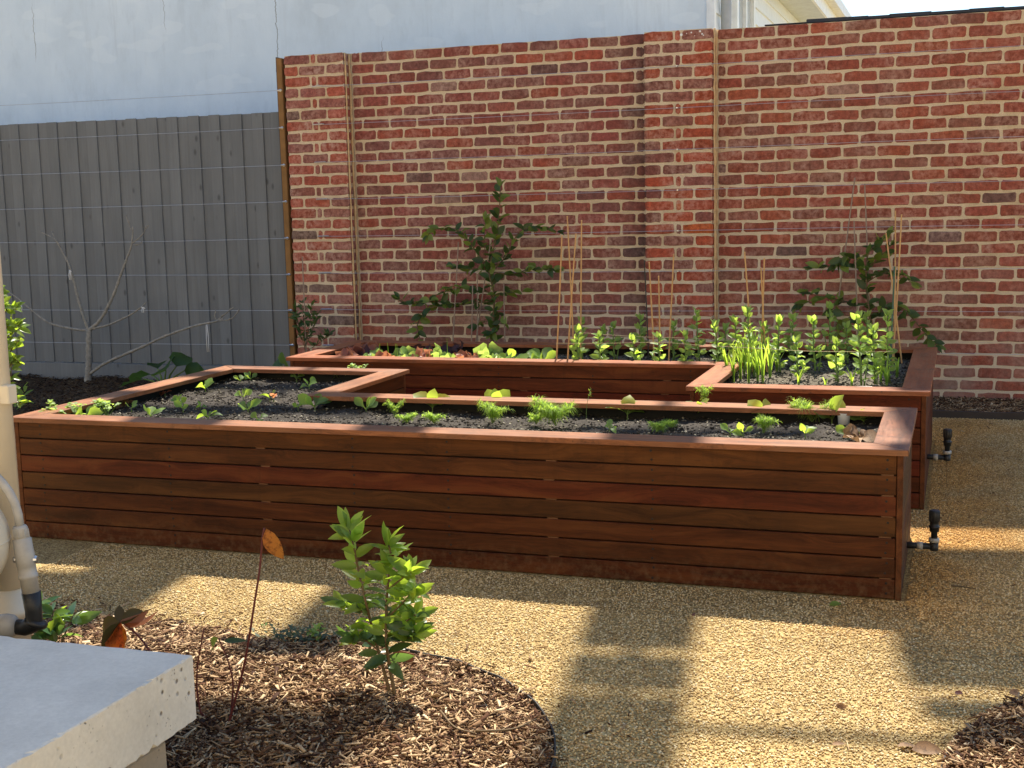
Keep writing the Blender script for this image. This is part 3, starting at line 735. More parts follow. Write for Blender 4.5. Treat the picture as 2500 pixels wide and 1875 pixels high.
# ------------------------------------------------------------------ raised beds
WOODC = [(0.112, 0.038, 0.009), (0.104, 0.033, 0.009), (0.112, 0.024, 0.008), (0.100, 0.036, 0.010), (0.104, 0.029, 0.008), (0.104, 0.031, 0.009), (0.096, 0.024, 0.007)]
H = 0.58; CAPW = 0.135; CAPT = 0.022; INS = 0.02; NB = 7
def inset(poly, d):
    n = len(poly); out = []
    for i in range(n):
        p0, p1, p2 = Vector(poly[i-1]), Vector(poly[i]), Vector(poly[(i+1) % n])
        e0 = (p1 - p0).normalized(); e1 = (p2 - p1).normalized()
        n0 = Vector((-e0.y, e0.x)); n1 = Vector((-e1.y, e1.x))
        out.append(tuple(p1 + n0*d + n1*d))
    return out
def raised_bed(poly, loc, label, wrs, red):
    bed = thing('raised_bed', (*loc, 0), label, 'raised bed')
    R_ = random.Random(wrs)
    ip = inset(poly, INS); i2 = inset(poly, INS + 0.022); cp = inset(poly, CAPW); lp = inset(poly, INS + 0.0225); lp2 = inset(poly, INS + 0.032)
    n = len(poly)
    pitch = (H - CAPT)/NB
    for i in range(n):
        a, b = Vector((*ip[i], 0)), Vector((*ip[(i+1) % n], 0)); e = (b - a); L = e.length; e.normalize()
        nin = Vector((-e.y, e.x, 0))
        p0, p2 = Vector(poly[i-1]), Vector(poly[(i+2) % n])
        convex_a = (Vector(poly[i]) - p0).cross(Vector(poly[(i+1) % n]) - Vector(poly[i])) > 0
        convex_b = (Vector(poly[(i+1) % n]) - Vector(poly[i])).cross(p2 - Vector(poly[(i+1) % n])) > 0
        sa = 0.023 if convex_a else 0.001; sb = 0.023 if convex_b else 0.001
        rot = Matrix((e, nin, Vector((0, 0, 1)))).transposed().to_4x4()
        for k in range(NB):
            z1 = H - CAPT - 0.001 - k*pitch; z0 = z1 - pitch + 0.0045 + R_.uniform(0, .0012)
            mb = MB(); mb.cbox(sa, 0.0 + R_.uniform(0, .0012), 0, L - sb, 0.019, z1 - z0, 0.0022)
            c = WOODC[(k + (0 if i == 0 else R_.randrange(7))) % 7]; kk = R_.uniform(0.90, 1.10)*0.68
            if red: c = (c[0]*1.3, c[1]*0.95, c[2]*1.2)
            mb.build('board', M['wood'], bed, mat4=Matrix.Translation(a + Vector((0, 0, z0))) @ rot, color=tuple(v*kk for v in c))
        if convex_a:
            mb = MB(); mb.cbox(0.0, -0.0015, 0, 0.0225, 0.021, H - CAPT - 0.0015, 0.002)
            mb.build('corner_trim', M['wood'], bed, mat4=Matrix.Translation(a) @ rot @ Matrix.Rotation(0, 4, 'Z'), color=(0.10, 0.032, 0.011))
        # capping with mitred ends
        q = [Vector((*poly[i], 0)), Vector((*poly[(i+1) % n], 0)), Vector((*cp[(i+1) % n], 0)), Vector((*cp[i], 0))]
        mid = q[0]; inv = (Matrix.Translation(mid) @ rot).inverted()
        lq = [inv @ p for p in q]; g_ = 0.0022
        lq[0].x += g_; lq[3].x += g_; lq[1].x -= g_; lq[2].x -= g_
        ch = 0.002; mb = MB()
        cen = sum(lq, Vector())/4
        bot = [(p.x, p.y, 0) for p in lq]; top = [(p.x, p.y, CAPT - ch) for p in lq]
        def shr(p, i_): return (p.x + (ch if i_ in (0, 3) else -ch), p.y + (ch if i_ in (0, 1) else -ch), CAPT)
        tt = [shr(p, k_) for k_, p in enumerate(lq)]
        mb.add(bot + top + tt, [(0,3,2,1),(0,1,5,4),(1,2,6,5),(2,3,7,6),(3,0,4,7),(4,5,9,8),(5,6,10,9),(6,7,11,10),(7,4,8,11),(8,9,10,11)])
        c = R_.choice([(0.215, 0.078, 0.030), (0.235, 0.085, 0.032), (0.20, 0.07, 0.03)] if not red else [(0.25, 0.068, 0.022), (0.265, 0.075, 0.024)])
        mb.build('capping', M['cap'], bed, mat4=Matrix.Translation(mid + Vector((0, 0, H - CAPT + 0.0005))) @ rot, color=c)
        # black liner behind the boards
        la, lb = Vector((*lp[i], 0)), Vector((*lp[(i+1) % n], 0)); LL = (lb - la).length
        mb = MB(); mb.box(0.002, 0.0, 0.02, LL - 0.002, 0.006, H - CAPT - 0.002)
        mb.build('liner', M['liner'], bed, mat4=Matrix.Translation(la) @ rot)
    return bed, pitch
bed1, PT = raised_bed(P1, (0.454, -4.95), 'long L shaped raised bed of oiled hardwood boards nearest the camera', 5, False)
bed2, PT = raised_bed(P2, (0.604, -2.571), 'reddish L shaped raised bed of hardwood boards against the brick wall', 6, True)
def fixings(bed, y, xs, xp, rows=range(NB)):
    mb = MB(); mp = MB(); R_ = random.Random(8)
    for k in rows:
        z1 = H - CAPT - k*PT; z0 = z1 - PT + 0.006
        for x in xs:
            for z in (z1 - 0.018, z0 + 0.016):
                mb.lathe([(0.0048, 0), (0.0048, 0.0012)], (x + R_.uniform(-.004, .004), y, z + R_.uniform(-.003, .003)), (0, -1, 0), 8)
        if k:
            for x in xp:
                x_ = x + R_.uniform(-.012, .012); mp.box(x_ - 0.022, y + 0.0035, z1 - 0.0012, x_ + 0.022, y + 0.018, z1 + 0.0062)
    o = mb.build('screw_heads', M['screw'], bed); tag(o, kind='stuff')
    o = mp.build('packers', M['packer'], bed); tag(o, kind='stuff')
fixings(bed1, -4.9302, (0.60, 1.293, 2.205, 2.642, 3.509, 4.406), (1.766, 3.087, 4.401))
fixings(bed2, -2.5512, (0.72, 1.20, 2.03, 2.62, 3.2), (1.32, 2.20, 3.05), range(NB))
fixings(bed2, -3.4222, (3.43, 4.43), (3.7, 4.1), range(NB))

SOILZ = 0.52
def soil(poly, name, label, seed):
    rr = np.random.RandomState(seed)
    pin = inset(poly, INS + 0.034); xs_ = [p[0] for p in pin]; ys_ = [p[1] for p in pin]
    st = 0.022; gx = np.arange(min(xs_), max(xs_) + st, st); gy = np.arange(min(ys_), max(ys_) + st, st)
    nx, ny = len(gx), len(gy)
    Zg = np.zeros((nx, ny))
    for i in range(nx):
        for j in range(ny):
            p = Vector((gx[i], gy[j], seed))
            Zg[i, j] = SOILZ - 0.012 + 0.018*noise.noise(p*5) + 0.012*noise.noise(p*16) + 0.007*noise.noise(p*45)
    XX, YY = np.meshgrid(np.clip(gx, min(xs_), max(xs_)), np.clip(gy, min(ys_), max(ys_)), indexing='ij')
    V = np.stack([XX, YY, Zg], 2).reshape(-1, 3)
    I, J = np.meshgrid(np.arange(nx-1), np.arange(ny-1), indexing='ij'); I = I.ravel(); J = J.ravel()
    cx_ = gx[I] + st/2; cy_ = gy[J] + st/2; k = inside(pin, cx_, cy_); I = I[k]; J = J[k]
    q = np.stack([I*ny+J, (I+1)*ny+J, (I+1)*ny+J+1, I*ny+J+1], 1)
    tri = np.concatenate([q[:, [0,1,2]], q[:, [0,2,3]]])
    nst = 26000
    x, y = min(xs_) + rr.rand(nst)*(max(xs_)-min(xs_)), min(ys_) + rr.rand(nst)*(max(ys_)-min(ys_))
    k = inside(pin, x, y); x, y = x[k], y[k]; n = len(x)
    ii = np.clip(((x-gx[0])/st).astype(int), 0, nx-2); jj = np.clip(((y-gy[0])/st).astype(int), 0, ny-2)
    s = 0.0022 + 0.0058*rr.rand(n)**2.5
    V2, F2 = stones('', x, y, Zg[ii, jj] + s*0.35, s*1.4, s, s*0.8, None)
    Vv = np.concatenate([V, V2]); Ff = np.concatenate([tri, F2 + len(V)])
    o = put('potting_soil', np_mesh('potting_soil', Vv, Ff, M['soil'])); tag(o, label, kind='stuff')
soil(P1, 'soil', 'dark crumbly potting soil in the front raised bed', 3)
soil(P2, 'soil', 'dark crumbly potting soil in the back raised bed', 5)

# ------------------------------------------------------------------ mulch beds
def chips(n, xfun, zfun, lmin, lmax, seed, lift=0.004):
    rr = np.random.RandomState(seed)
    x, y = xfun(rr, n); n = len(x)
    L = (lmin + (lmax-lmin)*rr.rand(n)**2.6)/2; Wd = np.where(rr.rand(n) < 0.6, 0.0012 + 0.0018*rr.rand(n), 0.0022 + 0.0050*rr.rand(n)); Wd = np.minimum(Wd, L*0.7); T = 0.0006 + 0.0014*rr.rand(n)
    b = np.array([(-1,-1,-1),(1,-1,-1),(1,1,-1),(-1,1,-1),(-1,-1,1),(1,-1,1),(1,1,1),(-1,1,1)], float)
    V = b[None]*np.stack([L, Wd, T], 1)[:, None, :]
    V[:, [1,2,5,6], 1] *= (0.3 + 0.8*rr.rand(n,1)); V[:, [0,3,4,7], 1] *= (0.3 + 0.8*rr.rand(n,1))
    V[:, :, 2] += 0.25*(V[:, :, 0]**2/L[:, None])*(rr.rand(n,1)-0.5)
    a = rr.rand(n)*6.283; tl = (rr.rand(n)-0.5)*1.0; rl = (rr.rand(n)-0.5)*1.8
    c, s = np.cos(rl)[:,None], np.sin(rl)[:,None]; Y = V[:,:,1]*c - V[:,:,2]*s; Z = V[:,:,1]*s + V[:,:,2]*c; X = V[:,:,0]
    c, s = np.cos(tl)[:,None], np.sin(tl)[:,None]; X, Z = X*c - Z*s, X*s + Z*c
    c, s = np.cos(a)[:,None], np.sin(a)[:,None]; X, Y = X*c - Y*s, X*s + Y*c
    V = np.stack([X + x[:,None], Y + y[:,None], Z + (zfun(x, y) + lift + 0.014*rr.rand(n)**1.5)[:,None]], 2).reshape(-1,3)
    q = np.array([(0,3,2,1),(4,5,6,7),(0,1,5,4),(1,2,6,5),(2,3,7,6),(3,0,4,7)])
    return V, (q[None] + (np.arange(n)*8)[:,None,None]).reshape(-1,4)
def mulch_obj(mask, zf, box, n, lmin, lmax, seed, mat, label, st=0.03):
    x0, x1, y0, y1 = box
    gx = np.arange(x0, x1, st); gy = np.arange(y0, y1, st); XX, YY = np.meshgrid(gx, gy, indexing='ij')
    V = np.stack([XX, YY, zf(XX, YY) - 0.002], 2).reshape(-1,3); nx, ny = len(gx), len(gy)
    I, J = np.meshgrid(np.arange(nx-1), np.arange(ny-1), indexing='ij'); I = I.ravel(); J = J.ravel()
    k = mask(gx[I]+st/2, gy[J]+st/2); I, J = I[k], J[k]
    q = np.stack([I*ny+J, (I+1)*ny+J, (I+1)*ny+J+1, I*ny+J+1], 1)
    def xf(rr, n):
        x = x0 + rr.rand(n)*(x1-x0); y = y0 + rr.rand(n)*(y1-y0); k = mask(x, y); return x[k], y[k]
    V2, F2 = chips(n, xf, zf, lmin, lmax, seed)
    o = put('mulch', np_mesh('mulch', np.concatenate([V, V2]), np.concatenate([q, F2 + len(V)]), mat)); return tag(o, label, kind='stuff')
def zf_front(x, y):
    d = np.hypot(x-BEDC[0], y-BEDC[1]); e = np.clip((BEDR - d)/0.5, 0, 1)
    e = np.where(x < BEDC[0], np.clip((-5.95 - y)/0.5, 0, 1), e)
    return 0.020 + 0.070*(e*e*(3-2*e)) + 0.008*np.sin(x*13 + 1)*np.sin(y*17)
mulch_obj(in_front_bed, zf_front, (0.9, 3.68, -7.85, -5.88), 84000, 0.006, 0.058, 31, M['mulch'], 'chipped bark mulch mounded round the small shrub in front')
mulch_obj(in_right_bed, lambda x, y: 0.02 + 0.05*np.clip((RBR - np.hypot(x-RBC[0], y-RBC[1]))/0.4, 0, 1), (4.6, 5.4, -7.2, -5.4), 22000, 0.010, 0.06, 32, M['mulch'], 'chipped bark mulch in the bottom right corner')
mulch_obj(lambda x, y: (y > -0.66) & (y < 0.0) & ~inside(P2, x, y), lambda x, y: 0.03 + 0*x, (4.0, 6.2, -0.66, 0.0), 9000, 0.012, 0.06, 33, M['mulch'], 'strip of bark mulch along the foot of the brick wall')
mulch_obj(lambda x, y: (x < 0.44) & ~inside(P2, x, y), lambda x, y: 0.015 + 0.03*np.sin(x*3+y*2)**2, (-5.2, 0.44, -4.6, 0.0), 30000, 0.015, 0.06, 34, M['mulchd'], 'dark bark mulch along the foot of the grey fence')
V_, F_ = chips(900, STRAY, lambda x, y: 0.002 + 0*x, 0.006, 0.05, 61, 0.003)
o = put('bark_litter', np_mesh('bark_litter', V_, F_, M['mulch'])); tag(o, 'loose bark chips scattered on the gravel', kind='stuff')
def edging(name, pts, label, h=0.062, th=0.003, mat='edging'):
    mb = MB(); n = len(pts)
    for i, p in enumerate(pts):
        t = (Vector(pts[min(i+1, n-1)]) - Vector(pts[max(i-1, 0)])).normalized(); nn = Vector((-t.y, t.x))
        wob = 0.003*math.sin(i*1.7)
        for s_ in (-1, 1):
            for z in (-0.01, h + wob): mb.v.append((p[0] + nn.x*s_*th, p[1] + nn.y*s_*th, z))
    for i in range(n-1):
        a = i*4; b = a + 4
        mb.f += [(a, b, b+1, a+1), (a+3, b+3, b+2, a+2), (a+1, b+1, b+3, a+3)]
    o = mb.build('garden_edging', M[mat]); return tag(o, label, 'edging')
edging('e', [(BEDC[0] + (BEDR+0.006)*math.cos(a), BEDC[1] + (BEDR+0.006)*math.sin(a)) for a in np.linspace(math.radians(86), math.radians(-70), 40)], 'thin dark curved edging round the mulch bed of the small shrub', 0.034, 0.002)
edging('e', [(RBC[0] + (RBR+0.006)*math.cos(a), RBC[1] + (RBR+0.006)*math.sin(a)) for a in np.linspace(math.radians(110), math.radians(235), 30)], 'dark edging of the mulch bed in the bottom right corner', 0.022, 0.002)
edging('e', [(x, -0.672) for x in np.linspace(3.9, 6.2, 8)], 'dark straight timber edging at the foot of the brick wall', 0.05, 0.018, 'tedge')

# ------------------------------------------------------------------ concrete slab bench, downpipe, fittings (left foreground)
bench = thing('concrete_bench', (2.2, -7.6, 0), 'thick pale concrete slab on a stone pier in the left foreground', 'bench')
SX, SY, SZ = 2.897, -7.262, 0.45
mb = MB(); sr = random.Random(2)
def wj(a): return sr.uniform(0.001, 0.005) + (sr.uniform(0.004, 0.012) if sr.random() < a else 0)
rim = [(SX, y) for y in np.linspace(-9.4, SY, 130)] + [(x_, SY) for x_ in np.linspace(SX, 0.6, 90)[1:]]
rows_ = []
for i_, (x_, y_) in enumerate(rim):
    ox = 1.0 if i_ < 130 else 0.0; oy = 1.0 if i_ >= 129 else 0.0
    c1, c2, c3 = wj(0.08), wj(0.05), wj(0.06); b_ = len(mb.v)
    mb.v += [(x_ - ox*c1, y_ - oy*c1, SZ), (x_ - ox*0.0008*sr.random(), y_ - oy*0.0008*sr.random(), SZ - c2), (x_, y_, SZ - 0.165 + c3), (x_ - ox*c3, y_ - oy*c3, SZ - 0.165)]
    rows_.append(b_)
for a_, b_ in zip(rows_[:-1], rows_[1:]):
    for q_ in range(3): mb.f.append((a_ + q_, b_ + q_, b_ + q_ + 1, a_ + q_ + 1))
for z_, q_ in ((SZ, 0), (SZ - 0.165, 3)):
    c_ = len(mb.v); mb.v.append((0.6, -9.4, z_)); mb.f.append(tuple([c_] + [r_ + q_ for r_ in rows_]))
mb.build('slab', M['concrete'], bench)
mb = MB(); mb.cbox(0.8, -9.0, -0.02, SX - 0.016, SY - 0.10, SZ - 0.168, 0.012); mb.build('pier', M['stone'], bench)

dp = thing('downpipe', (1.93, -6.75, 0), 'cream downpipe standing at the left edge of the picture', 'downpipe')
px0 = wp(29, 1100, -6.75)
mb = MB(); mb.tube([(px0.x - 0.052, -6.75, 0.40), (px0.x - 0.052, -6.75, 2.9)], 0.051, 20); mb.build('pipe', M['cream'], dp, True)
mb = MB(); mb.lathe([(0.056, 0), (0.058, 0.11), (0.063, 0.112), (0.063, 0.135), (0.053, 0.138), (0.052, 0.2)], (px0.x - 0.056, -6.75, 0.20), (0, 0, 1), 22); mb.build('socket', M['cream'], dp, True)
mb = MB(); b = wp(24, 962, -6.75); mb.cbox(b.x - 0.02, -6.775, b.z - 0.028, b.x + 0.015, -6.735, b.z + 0.028, 0.003); mb.build('bracket', M['cream'], dp)
tk = wp(-8, 1335, -7.0)
tank = thing('pressure_tank', (tk.x - 0.16, -7.0, 0.2), 'rounded cream tank bulging at the left edge beside the downpipe', 'tank')
mb = MB(); prof = [(0.16*math.sin(a) if 0 < a < math.pi else 0.001, -0.165*math.cos(a)) for a in np.linspace(0.02, math.pi - 0.02, 18)]
mb.lathe(prof, (tk.x - 0.16, -7.0, tk.z), (0, 0, 1), 32); mb.build('shell', M['cream'], tank, True)
mb = MB(); mb.lathe([(0.159, -0.003), (0.162, 0), (0.159, 0.003)], (tk.x - 0.16, -7.0, tk.z), (0, 0, 1), 32); mb.build('seam', M['cream'], tank, True)
vz = lambda u, v: wp(u, v, -6.9)
hose = thing('hose_fitting', tuple(vz(60, 1500)), 'grey hose with a grey valve body and black elbow at the left edge', 'hose')
pts = [vz(-40, 1148), vz(-15, 1157), vz(5, 1178), vz(22, 1200), vz(36, 1228), vz(45, 1258), vz(49, 1290)]
mb = MB(); mb.tube(pts, 0.0125, 12); mb.build('conduit', M['greyp'], hose, True)
A = vz(48, 1283); B = vz(76, 1448); ax = (B - A).normalized(); LN = (B - A).length
k = LN/165.0
mb = MB(); mb.lathe([(0.017, 0), (0.021, 6*k), (0.0225, 28*k), (0.0205, 29*k), (0.022, 31*k), (0.0265, 33*k), (0.0265, 62*k), (0.0275, 64*k), (0.0275, 96*k), (0.026, 98*k), (0.0255, 118*k), (0.0275, 119*k), (0.0275, 127*k), (0.0245, 129*k), (0.0245, 165*k)], A, ax, 20)
vb = mb.build('valve_body', M['greyp'], hose, True)
mb = MB(); c_ = A + ax*(LN*0.5); mb.lathe([(0.009, -0.034), (0.011, -0.030), (0.011, 0.030), (0.009, 0.034)], c_, CR, 10); mb.build('screw', M['steel'], vb)
mb = MB(); 
for q in range(8):
    a_ = q*math.pi/4; d_ = CR*math.cos(a_) - CF*math.sin(a_); s_ = A + ax*(8*k) + d_*0.021; mb.tube([s_, s_ + ax*(20*k)], 0.003, 4)
mb.build('grip_rib', M['greyp'], vb)
e0 = vz(76, 1445); e1 = vz(82, 1490); e2 = vz(84, 1520); e3 = vz(62, 1532); e4 = vz(35, 1530)
mb = MB(); mb.tube([e0, e1, e2.lerp(e1, .2), e2, e3.lerp(e2, .6), e3, e4], [0.027, 0.024, 0.024, 0.026, 0.027, 0.024, 0.022], 14); mb.build('elbow', M['black'], hose, True)
mb = MB(); mb.lathe([(0.026, 0), (0.030, 0.006), (0.030, 0.014), (0.024, 0.02)], vz(88, 1530), (CR*0.3 + CU).normalized(), 16); mb.build('collar', M['black'], hose, True)
mb = MB(); mb.lathe([(0.024, 0), (0.032, 0.010), (0.036, 0.03), (0.034, 0.05), (0.02, 0.06)], vz(42, 1528), (-CR).normalized(), 18); mb.build('end_cap', M['greyp'], hose, True)

# ------------------------------------------------------------------ irrigation risers
def riser(x, y, z, hgt, label):
    t = thing('irrigation_riser', (x + 0.10, y, z), label, 'irrigation riser', 'irrigation risers')
    mb = MB(); mb.tube([(x - 0.06, y, z), (x + 0.098, y, z)], 0.0135, 12); mb.build('pipe', M['black'], t, True)
    mb = MB(); mb.lathe([(0.0165, 0), (0.0165, 0.024)], (x + 0.03, y, z), (1, 0, 0), 14); mb.build('joiner', M['greyp'], t, True)
    mb = MB(); mb.lathe([(0.016, -0.016), (0.018, -0.01), (0.018, 0.02)], (x + 0.098, y, z), (0, 0, 1), 14); mb.build('elbow', M['black'], t, True)
    mb = MB(); mb.lathe([(0.0215, 0), (0.0215, 0.016)], (x + 0.098, y, z + 0.02), (0, 0, 1), 14); mb.build('collar', M['greyp'], t, True)
    h = hgt - 0.036; z0 = z + 0.036
    mb = MB(); mb.lathe([(0.013, 0), (0.013, 0.22*h), (0.019, 0.24*h), (0.019, 0.36*h), (0.022, 0.38*h), (0.022, 0.44*h), (0.018, 0.46*h), (0.018, 0.58*h), (0.021, 0.60*h), (0.021, 0.98*h), (0.017, h)], (x + 0.098, y, z0), (0, 0, 1), 16)
    b = mb.build('filter_body', M['black'], t, True)
    mb = MB()
    for q in range(12):
        a_ = q*math.pi/6; mb.tube([(x + 0.098 + 0.021*math.cos(a_), y + 0.021*math.sin(a_), z0 + 0.62*h), (x + 0.098 + 0.021*math.cos(a_), y + 0.021*math.sin(a_), z0 + 0.96*h)], 0.002, 4)
    mb.build('rib', M['black'], b)
riser(4.470, -4.35, 0.065, 0.155, 'black irrigation riser on the right end of the front raised bed')
riser(4.505, -2.9, 0.160, 0.15, 'black irrigation riser on the right side of the back raised bed')
mb = MB(); q = gp(2315, 1168, 0)
mb.tube([(4.603, -2.9, 0.148), (4.603, -2.9, 0.06), (4.604, -2.9, 0.0)], 0.0012, 4); o = mb.build('water_drip', M['packer']); tag(o, 'thin thread of water dripping below the back irrigation riser', 'drip')

# ------------------------------------------------------------------ plants
pr = random.Random(77)
def leaf_geo(shape, fold=0.25, curl=0.5, n=5, wave=0.0, seed=0):
    """unit leaf along +Y, upper side +Z, length 1, width as a fraction of it"""
    R_ = random.Random(seed); v = []; f = []
    def wd(t):
        if shape == 'oval': return 0.22*math.sin(math.pi*t**0.85)**0.85
        if shape == 'lance': return 0.155*math.sin(math.pi*t**0.75)
        if shape == 'spoon': return 0.035 + 0.25*max(0, math.sin(math.pi*max(0, (t-0.3)/0.7)**0.9))**0.8 if t > 0.3 else 0.035
        if shape == 'round': return 0.42*math.sin(math.pi*t**0.7)**0.6
        if shape == 'bean': return 0.28*math.sin(math.pi*t**0.8)**0.75
        if shape == 'ruffle': return 0.05 + 0.42*math.sin(math.pi*0.5*t)**1.3 if t < 0.9 else 0.34
        if shape == 'blade': return 0.028*(1 - t**2.2) + 0.002
        return 0.2
    y = z = 0.0; ang = 0.0
    rows = []
    for i in range(n+1):
        t = i/n; w = wd(t)
        if i: 
            ang = -curl*t; y += math.cos(ang)/n; z += math.sin(ang)/n
        wz = wave*(R_.uniform(-1, 1))
        if i == 0 and shape not in ('ruffle', 'blade', 'spoon') or i == n and shape not in ('ruffle',):
            rows.append((len(v),)); v.append((0, y, z))
        else:
            b = len(v); rows.append((b, b+1, b+2))
            up = w*fold
            v.extend([(-w, y - w*0.1*math.sin(ang), z + up + wz*w), (0, y, z), (w, y, z + up - wz*w*R_.uniform(-1, 1))])
    for a, b in zip(rows[:-1], rows[1:]):
        if len(a) == 1 and len(b) == 3: f += [(a[0], b[1], b[0]), (a[0], b[2], b[1])]
        elif len(a) == 3 and len(b) == 3: f += [(a[0], a[1], b[1], b[0]), (a[1], a[2], b[2], b[1])]
        elif len(a) == 3 and len(b) == 1: f += [(a[0], a[1], b[0]), (a[1], a[2], b[0])]
    return v, f
GEO = {}
for sh, fo, cu, n_, wv in (('oval', 0.35, 0.5, 5, 0.0), ('lance', 0.3, 0.6, 5, 0.0), ('spoon', 0.35, 0.9, 6, 0.1), ('round', 0.2, 0.7, 6, 0.25), ('bean', 0.4, 0.4, 4, 0.0), ('ruffle', 0.25, 0.8, 5, 0.6), ('blade', 0.4, 1.0, 6, 0.0)):
    GEO[sh] = [leaf_geo(sh, fo*q, cu*q2, n_, wv, s_) for s_, (q, q2) in enumerate(((1.0, 1.0), (0.6, 0.3), (1.5, 1.7), (1.1, 0.0)))]
LM = {}
def leaf_mesh(shape, k, mat):
    key = (shape, k, mat)
    if key not in LM:
        mb = MB(); mb.add(*GEO[shape][k]); LM[key] = mb.mesh('leaf_' + shape, M[mat], True)
    return LM[key]
def frame(d, up, roll=0.0):
    d = Vector(d).normalized(); x = d.cross(Vector(up))
    if x.length < 1e-4: x = d.orthogonal()
    x.normalize(); zz = x.cross(d)
    m_ = Matrix((x, d, zz)).transposed().to_4x4()
    return m_ @ Matrix.Rotation(roll, 4, 'Y')
def leaf(parent, shape, mat, base, d, L, wid=1.0, up=None, roll=None, name='leaf'):
    if up is None: up = (pr.gauss(0, .5), -0.75 + pr.gauss(0, .4), 0.8)
    if roll is None: roll = pr.uniform(-0.5, 0.5)
    T = Matrix.Translation(Vector(base)) @ frame(d, up, roll) @ Matrix.Diagonal((L*wid, L, L, 1))
    return put(name, leaf_mesh(shape, pr.randrange(4), mat), parent, T)
def leaf_into(mb, shape, base, d, L, wid=1.0, up=(0,0,1), roll=None):
    if roll is None: roll = pr.uniform(-0.5, 0.5)
    T = Matrix.Translation(Vector(base)) @ frame(d, up, roll) @ Matrix.Diagonal((L*wid, L, L, 1))
    v, f = GEO[shape][pr.randrange(4)]; mb.add([T @ Vector(p) for p in v], f)
def dirv(az, el): return Vector((math.cos(az)*math.cos(el), math.sin(az)*math.cos(el), math.sin(el)))
def polyl(pts, n=10):
    """smooth a polyline (Catmull-Rom)"""
    P = [Vector(p) for p in pts]; out = []
    Q = [P[0]*2 - P[1]] + P + [P[-1]*2 - P[-2]]
    for i in range(1, len(Q)-2):
        for k in range(n if i < len(Q)-3 else n+1):
            t = k/n; a, b, c, d = Q[i-1:i+3]
            out.append(0.5*((2*b) + (c-a)*t + (2*a-5*b+4*c-d)*t*t + (3*b-a-3*c+d)*t**3))
    return out
def taper(n, r0, r1): return [r0 + (r1-r0)*i/(n-1) for i in range(n)]

def sp_(u, v, z, y):
    if y is None: return gp(u, v, z)
    p = wp(u, v, y); p.z = z; return p
def brassica(u, v, size, label, z=SOILZ - 0.006, n=5, mat='brassica', group='leafy seedlings in the front bed', cat='seedling', shape='spoon', el=(0.45, 1.0), yplane=None):
    b = sp_(u, v, z, yplane); t = thing('seedling', b, label, cat, group)
    mb = MB(); mb.tube([b - Vector((0,0,0.01)), b + Vector((0, 0, 0.012 + size*0.12))], [0.003, 0.002], 5); mb.build('stem', M['stem'], t)
    a0 = pr.uniform(0, 6.28)
    for i in range(n):
        a = a0 + i*2.4 + pr.uniform(-0.3, 0.3); e = pr.uniform(*el); L = size*pr.uniform(0.75, 1.15)
        leaf(t, shape, mat, b + Vector((0, 0, 0.008 + size*0.08)), dirv(a, e), L, pr.uniform(0.85, 1.15))
    return t
def parsley(u, v, size, label, z=SOILZ - 0.006, mat='lettuce', n=46, group='leafy clumps in the front bed', hfac=1.0):
    b = gp(u, v, z); t = thing('herb_clump', b, label, 'herb', group)
    ms = MB(); ml = MB()
    for i in range(n//4):
        d = dirv(pr.uniform(0, 6.28), pr.uniform(0.5, 1.3)); L = size*pr.uniform(0.6, 1.1); tip = b + Vector((d.x*L, d.y*L, d.z*L*hfac))
        ms.tube([b, b.lerp(tip, 0.5) + Vector((0,0,0.006)), tip], [0.0014, 0.0012, 0.0008], 4)
        for k in range(5):
            leaf_into(ml, 'bean', tip + Vector((pr.uniform(-.012, .012), pr.uniform(-.012, .012), pr.uniform(-.008, .008))), dirv(pr.uniform(0, 6.28), pr.uniform(-0.3, 0.6)), size*pr.uniform(0.2, 0.36), 1.3)
    ms.build('stems', M['stem'], t); ml.build('foliage', M[mat], t, True); return t
def fennel(u, v, w, h, label, lean=0.0, n=90, z=SOILZ - 0.006):
    b = gp(u, v, z); t = thing('fennel', b, label, 'fennel', 'feathery fennel clumps in the front bed')
    ms = MB(); ml = MB()
    for i in range(9):
        a = pr.uniform(0, 6.28); e = pr.uniform(0.5, 1.4); d = dirv(a, e)
        tip = b + Vector((d.x*w*0.9 + lean*w, d.y*w*0.7, h*pr.uniform(0.5, 0.95)))
        mid = b.lerp(tip, 0.5) + Vector((0, 0, h*0.2)); crv = polyl([b, mid, tip], 6)
        ms.tube(crv, taper(len(crv), 0.0016, 0.0008), 4)
        for k in range(n//9):
            q = crv[pr.randrange(3, len(crv))]
            for _ in range(3):
                d2 = dirv(pr.uniform(0, 6.28), pr.uniform(-0.5, 0.9)); L = w*pr.uniform(0.18, 0.42)
                e1 = q + d2*L*0.55 + Vector((0, 0, 0.004)); e2 = q + d2*L + Vector((0, 0, -0.25*L))
                sd = d2.cross(Vector((0, 0, 1))); sd = (sd.normalized() if sd.length > 1e-3 else Vector((1, 0, 0)))*0.0009
                k0 = len(ml.v); ml.v += [tuple(q - sd), tuple(q + sd), tuple(e1 - sd), tuple(e1 + sd), tuple(e2)]
                ml.f += [(k0, k0+1, k0+3, k0+2), (k0+2, k0+3, k0+4)]
    ms.build('stems', M['stem'], t); ml.build('fronds', M['fennel'], t); return t
def lettuce(u, v, size, label, mat, z=SOILZ - 0.006, n=9, group='lettuces in the back bed', y=None):
    b = sp_(u, v, z, y); t = thing('lettuce', b, label, 'lettuce', group); a0 = pr.uniform(0, 6.28)
    for i in range(n):
        k = i/n; leaf(t, 'ruffle', mat, b, dirv(a0 + i*2.4, 0.35 + 0.95*k), size*pr.uniform(0.8, 1.1)*(1 - 0.35*k), pr.uniform(0.8, 1.1))
    return t
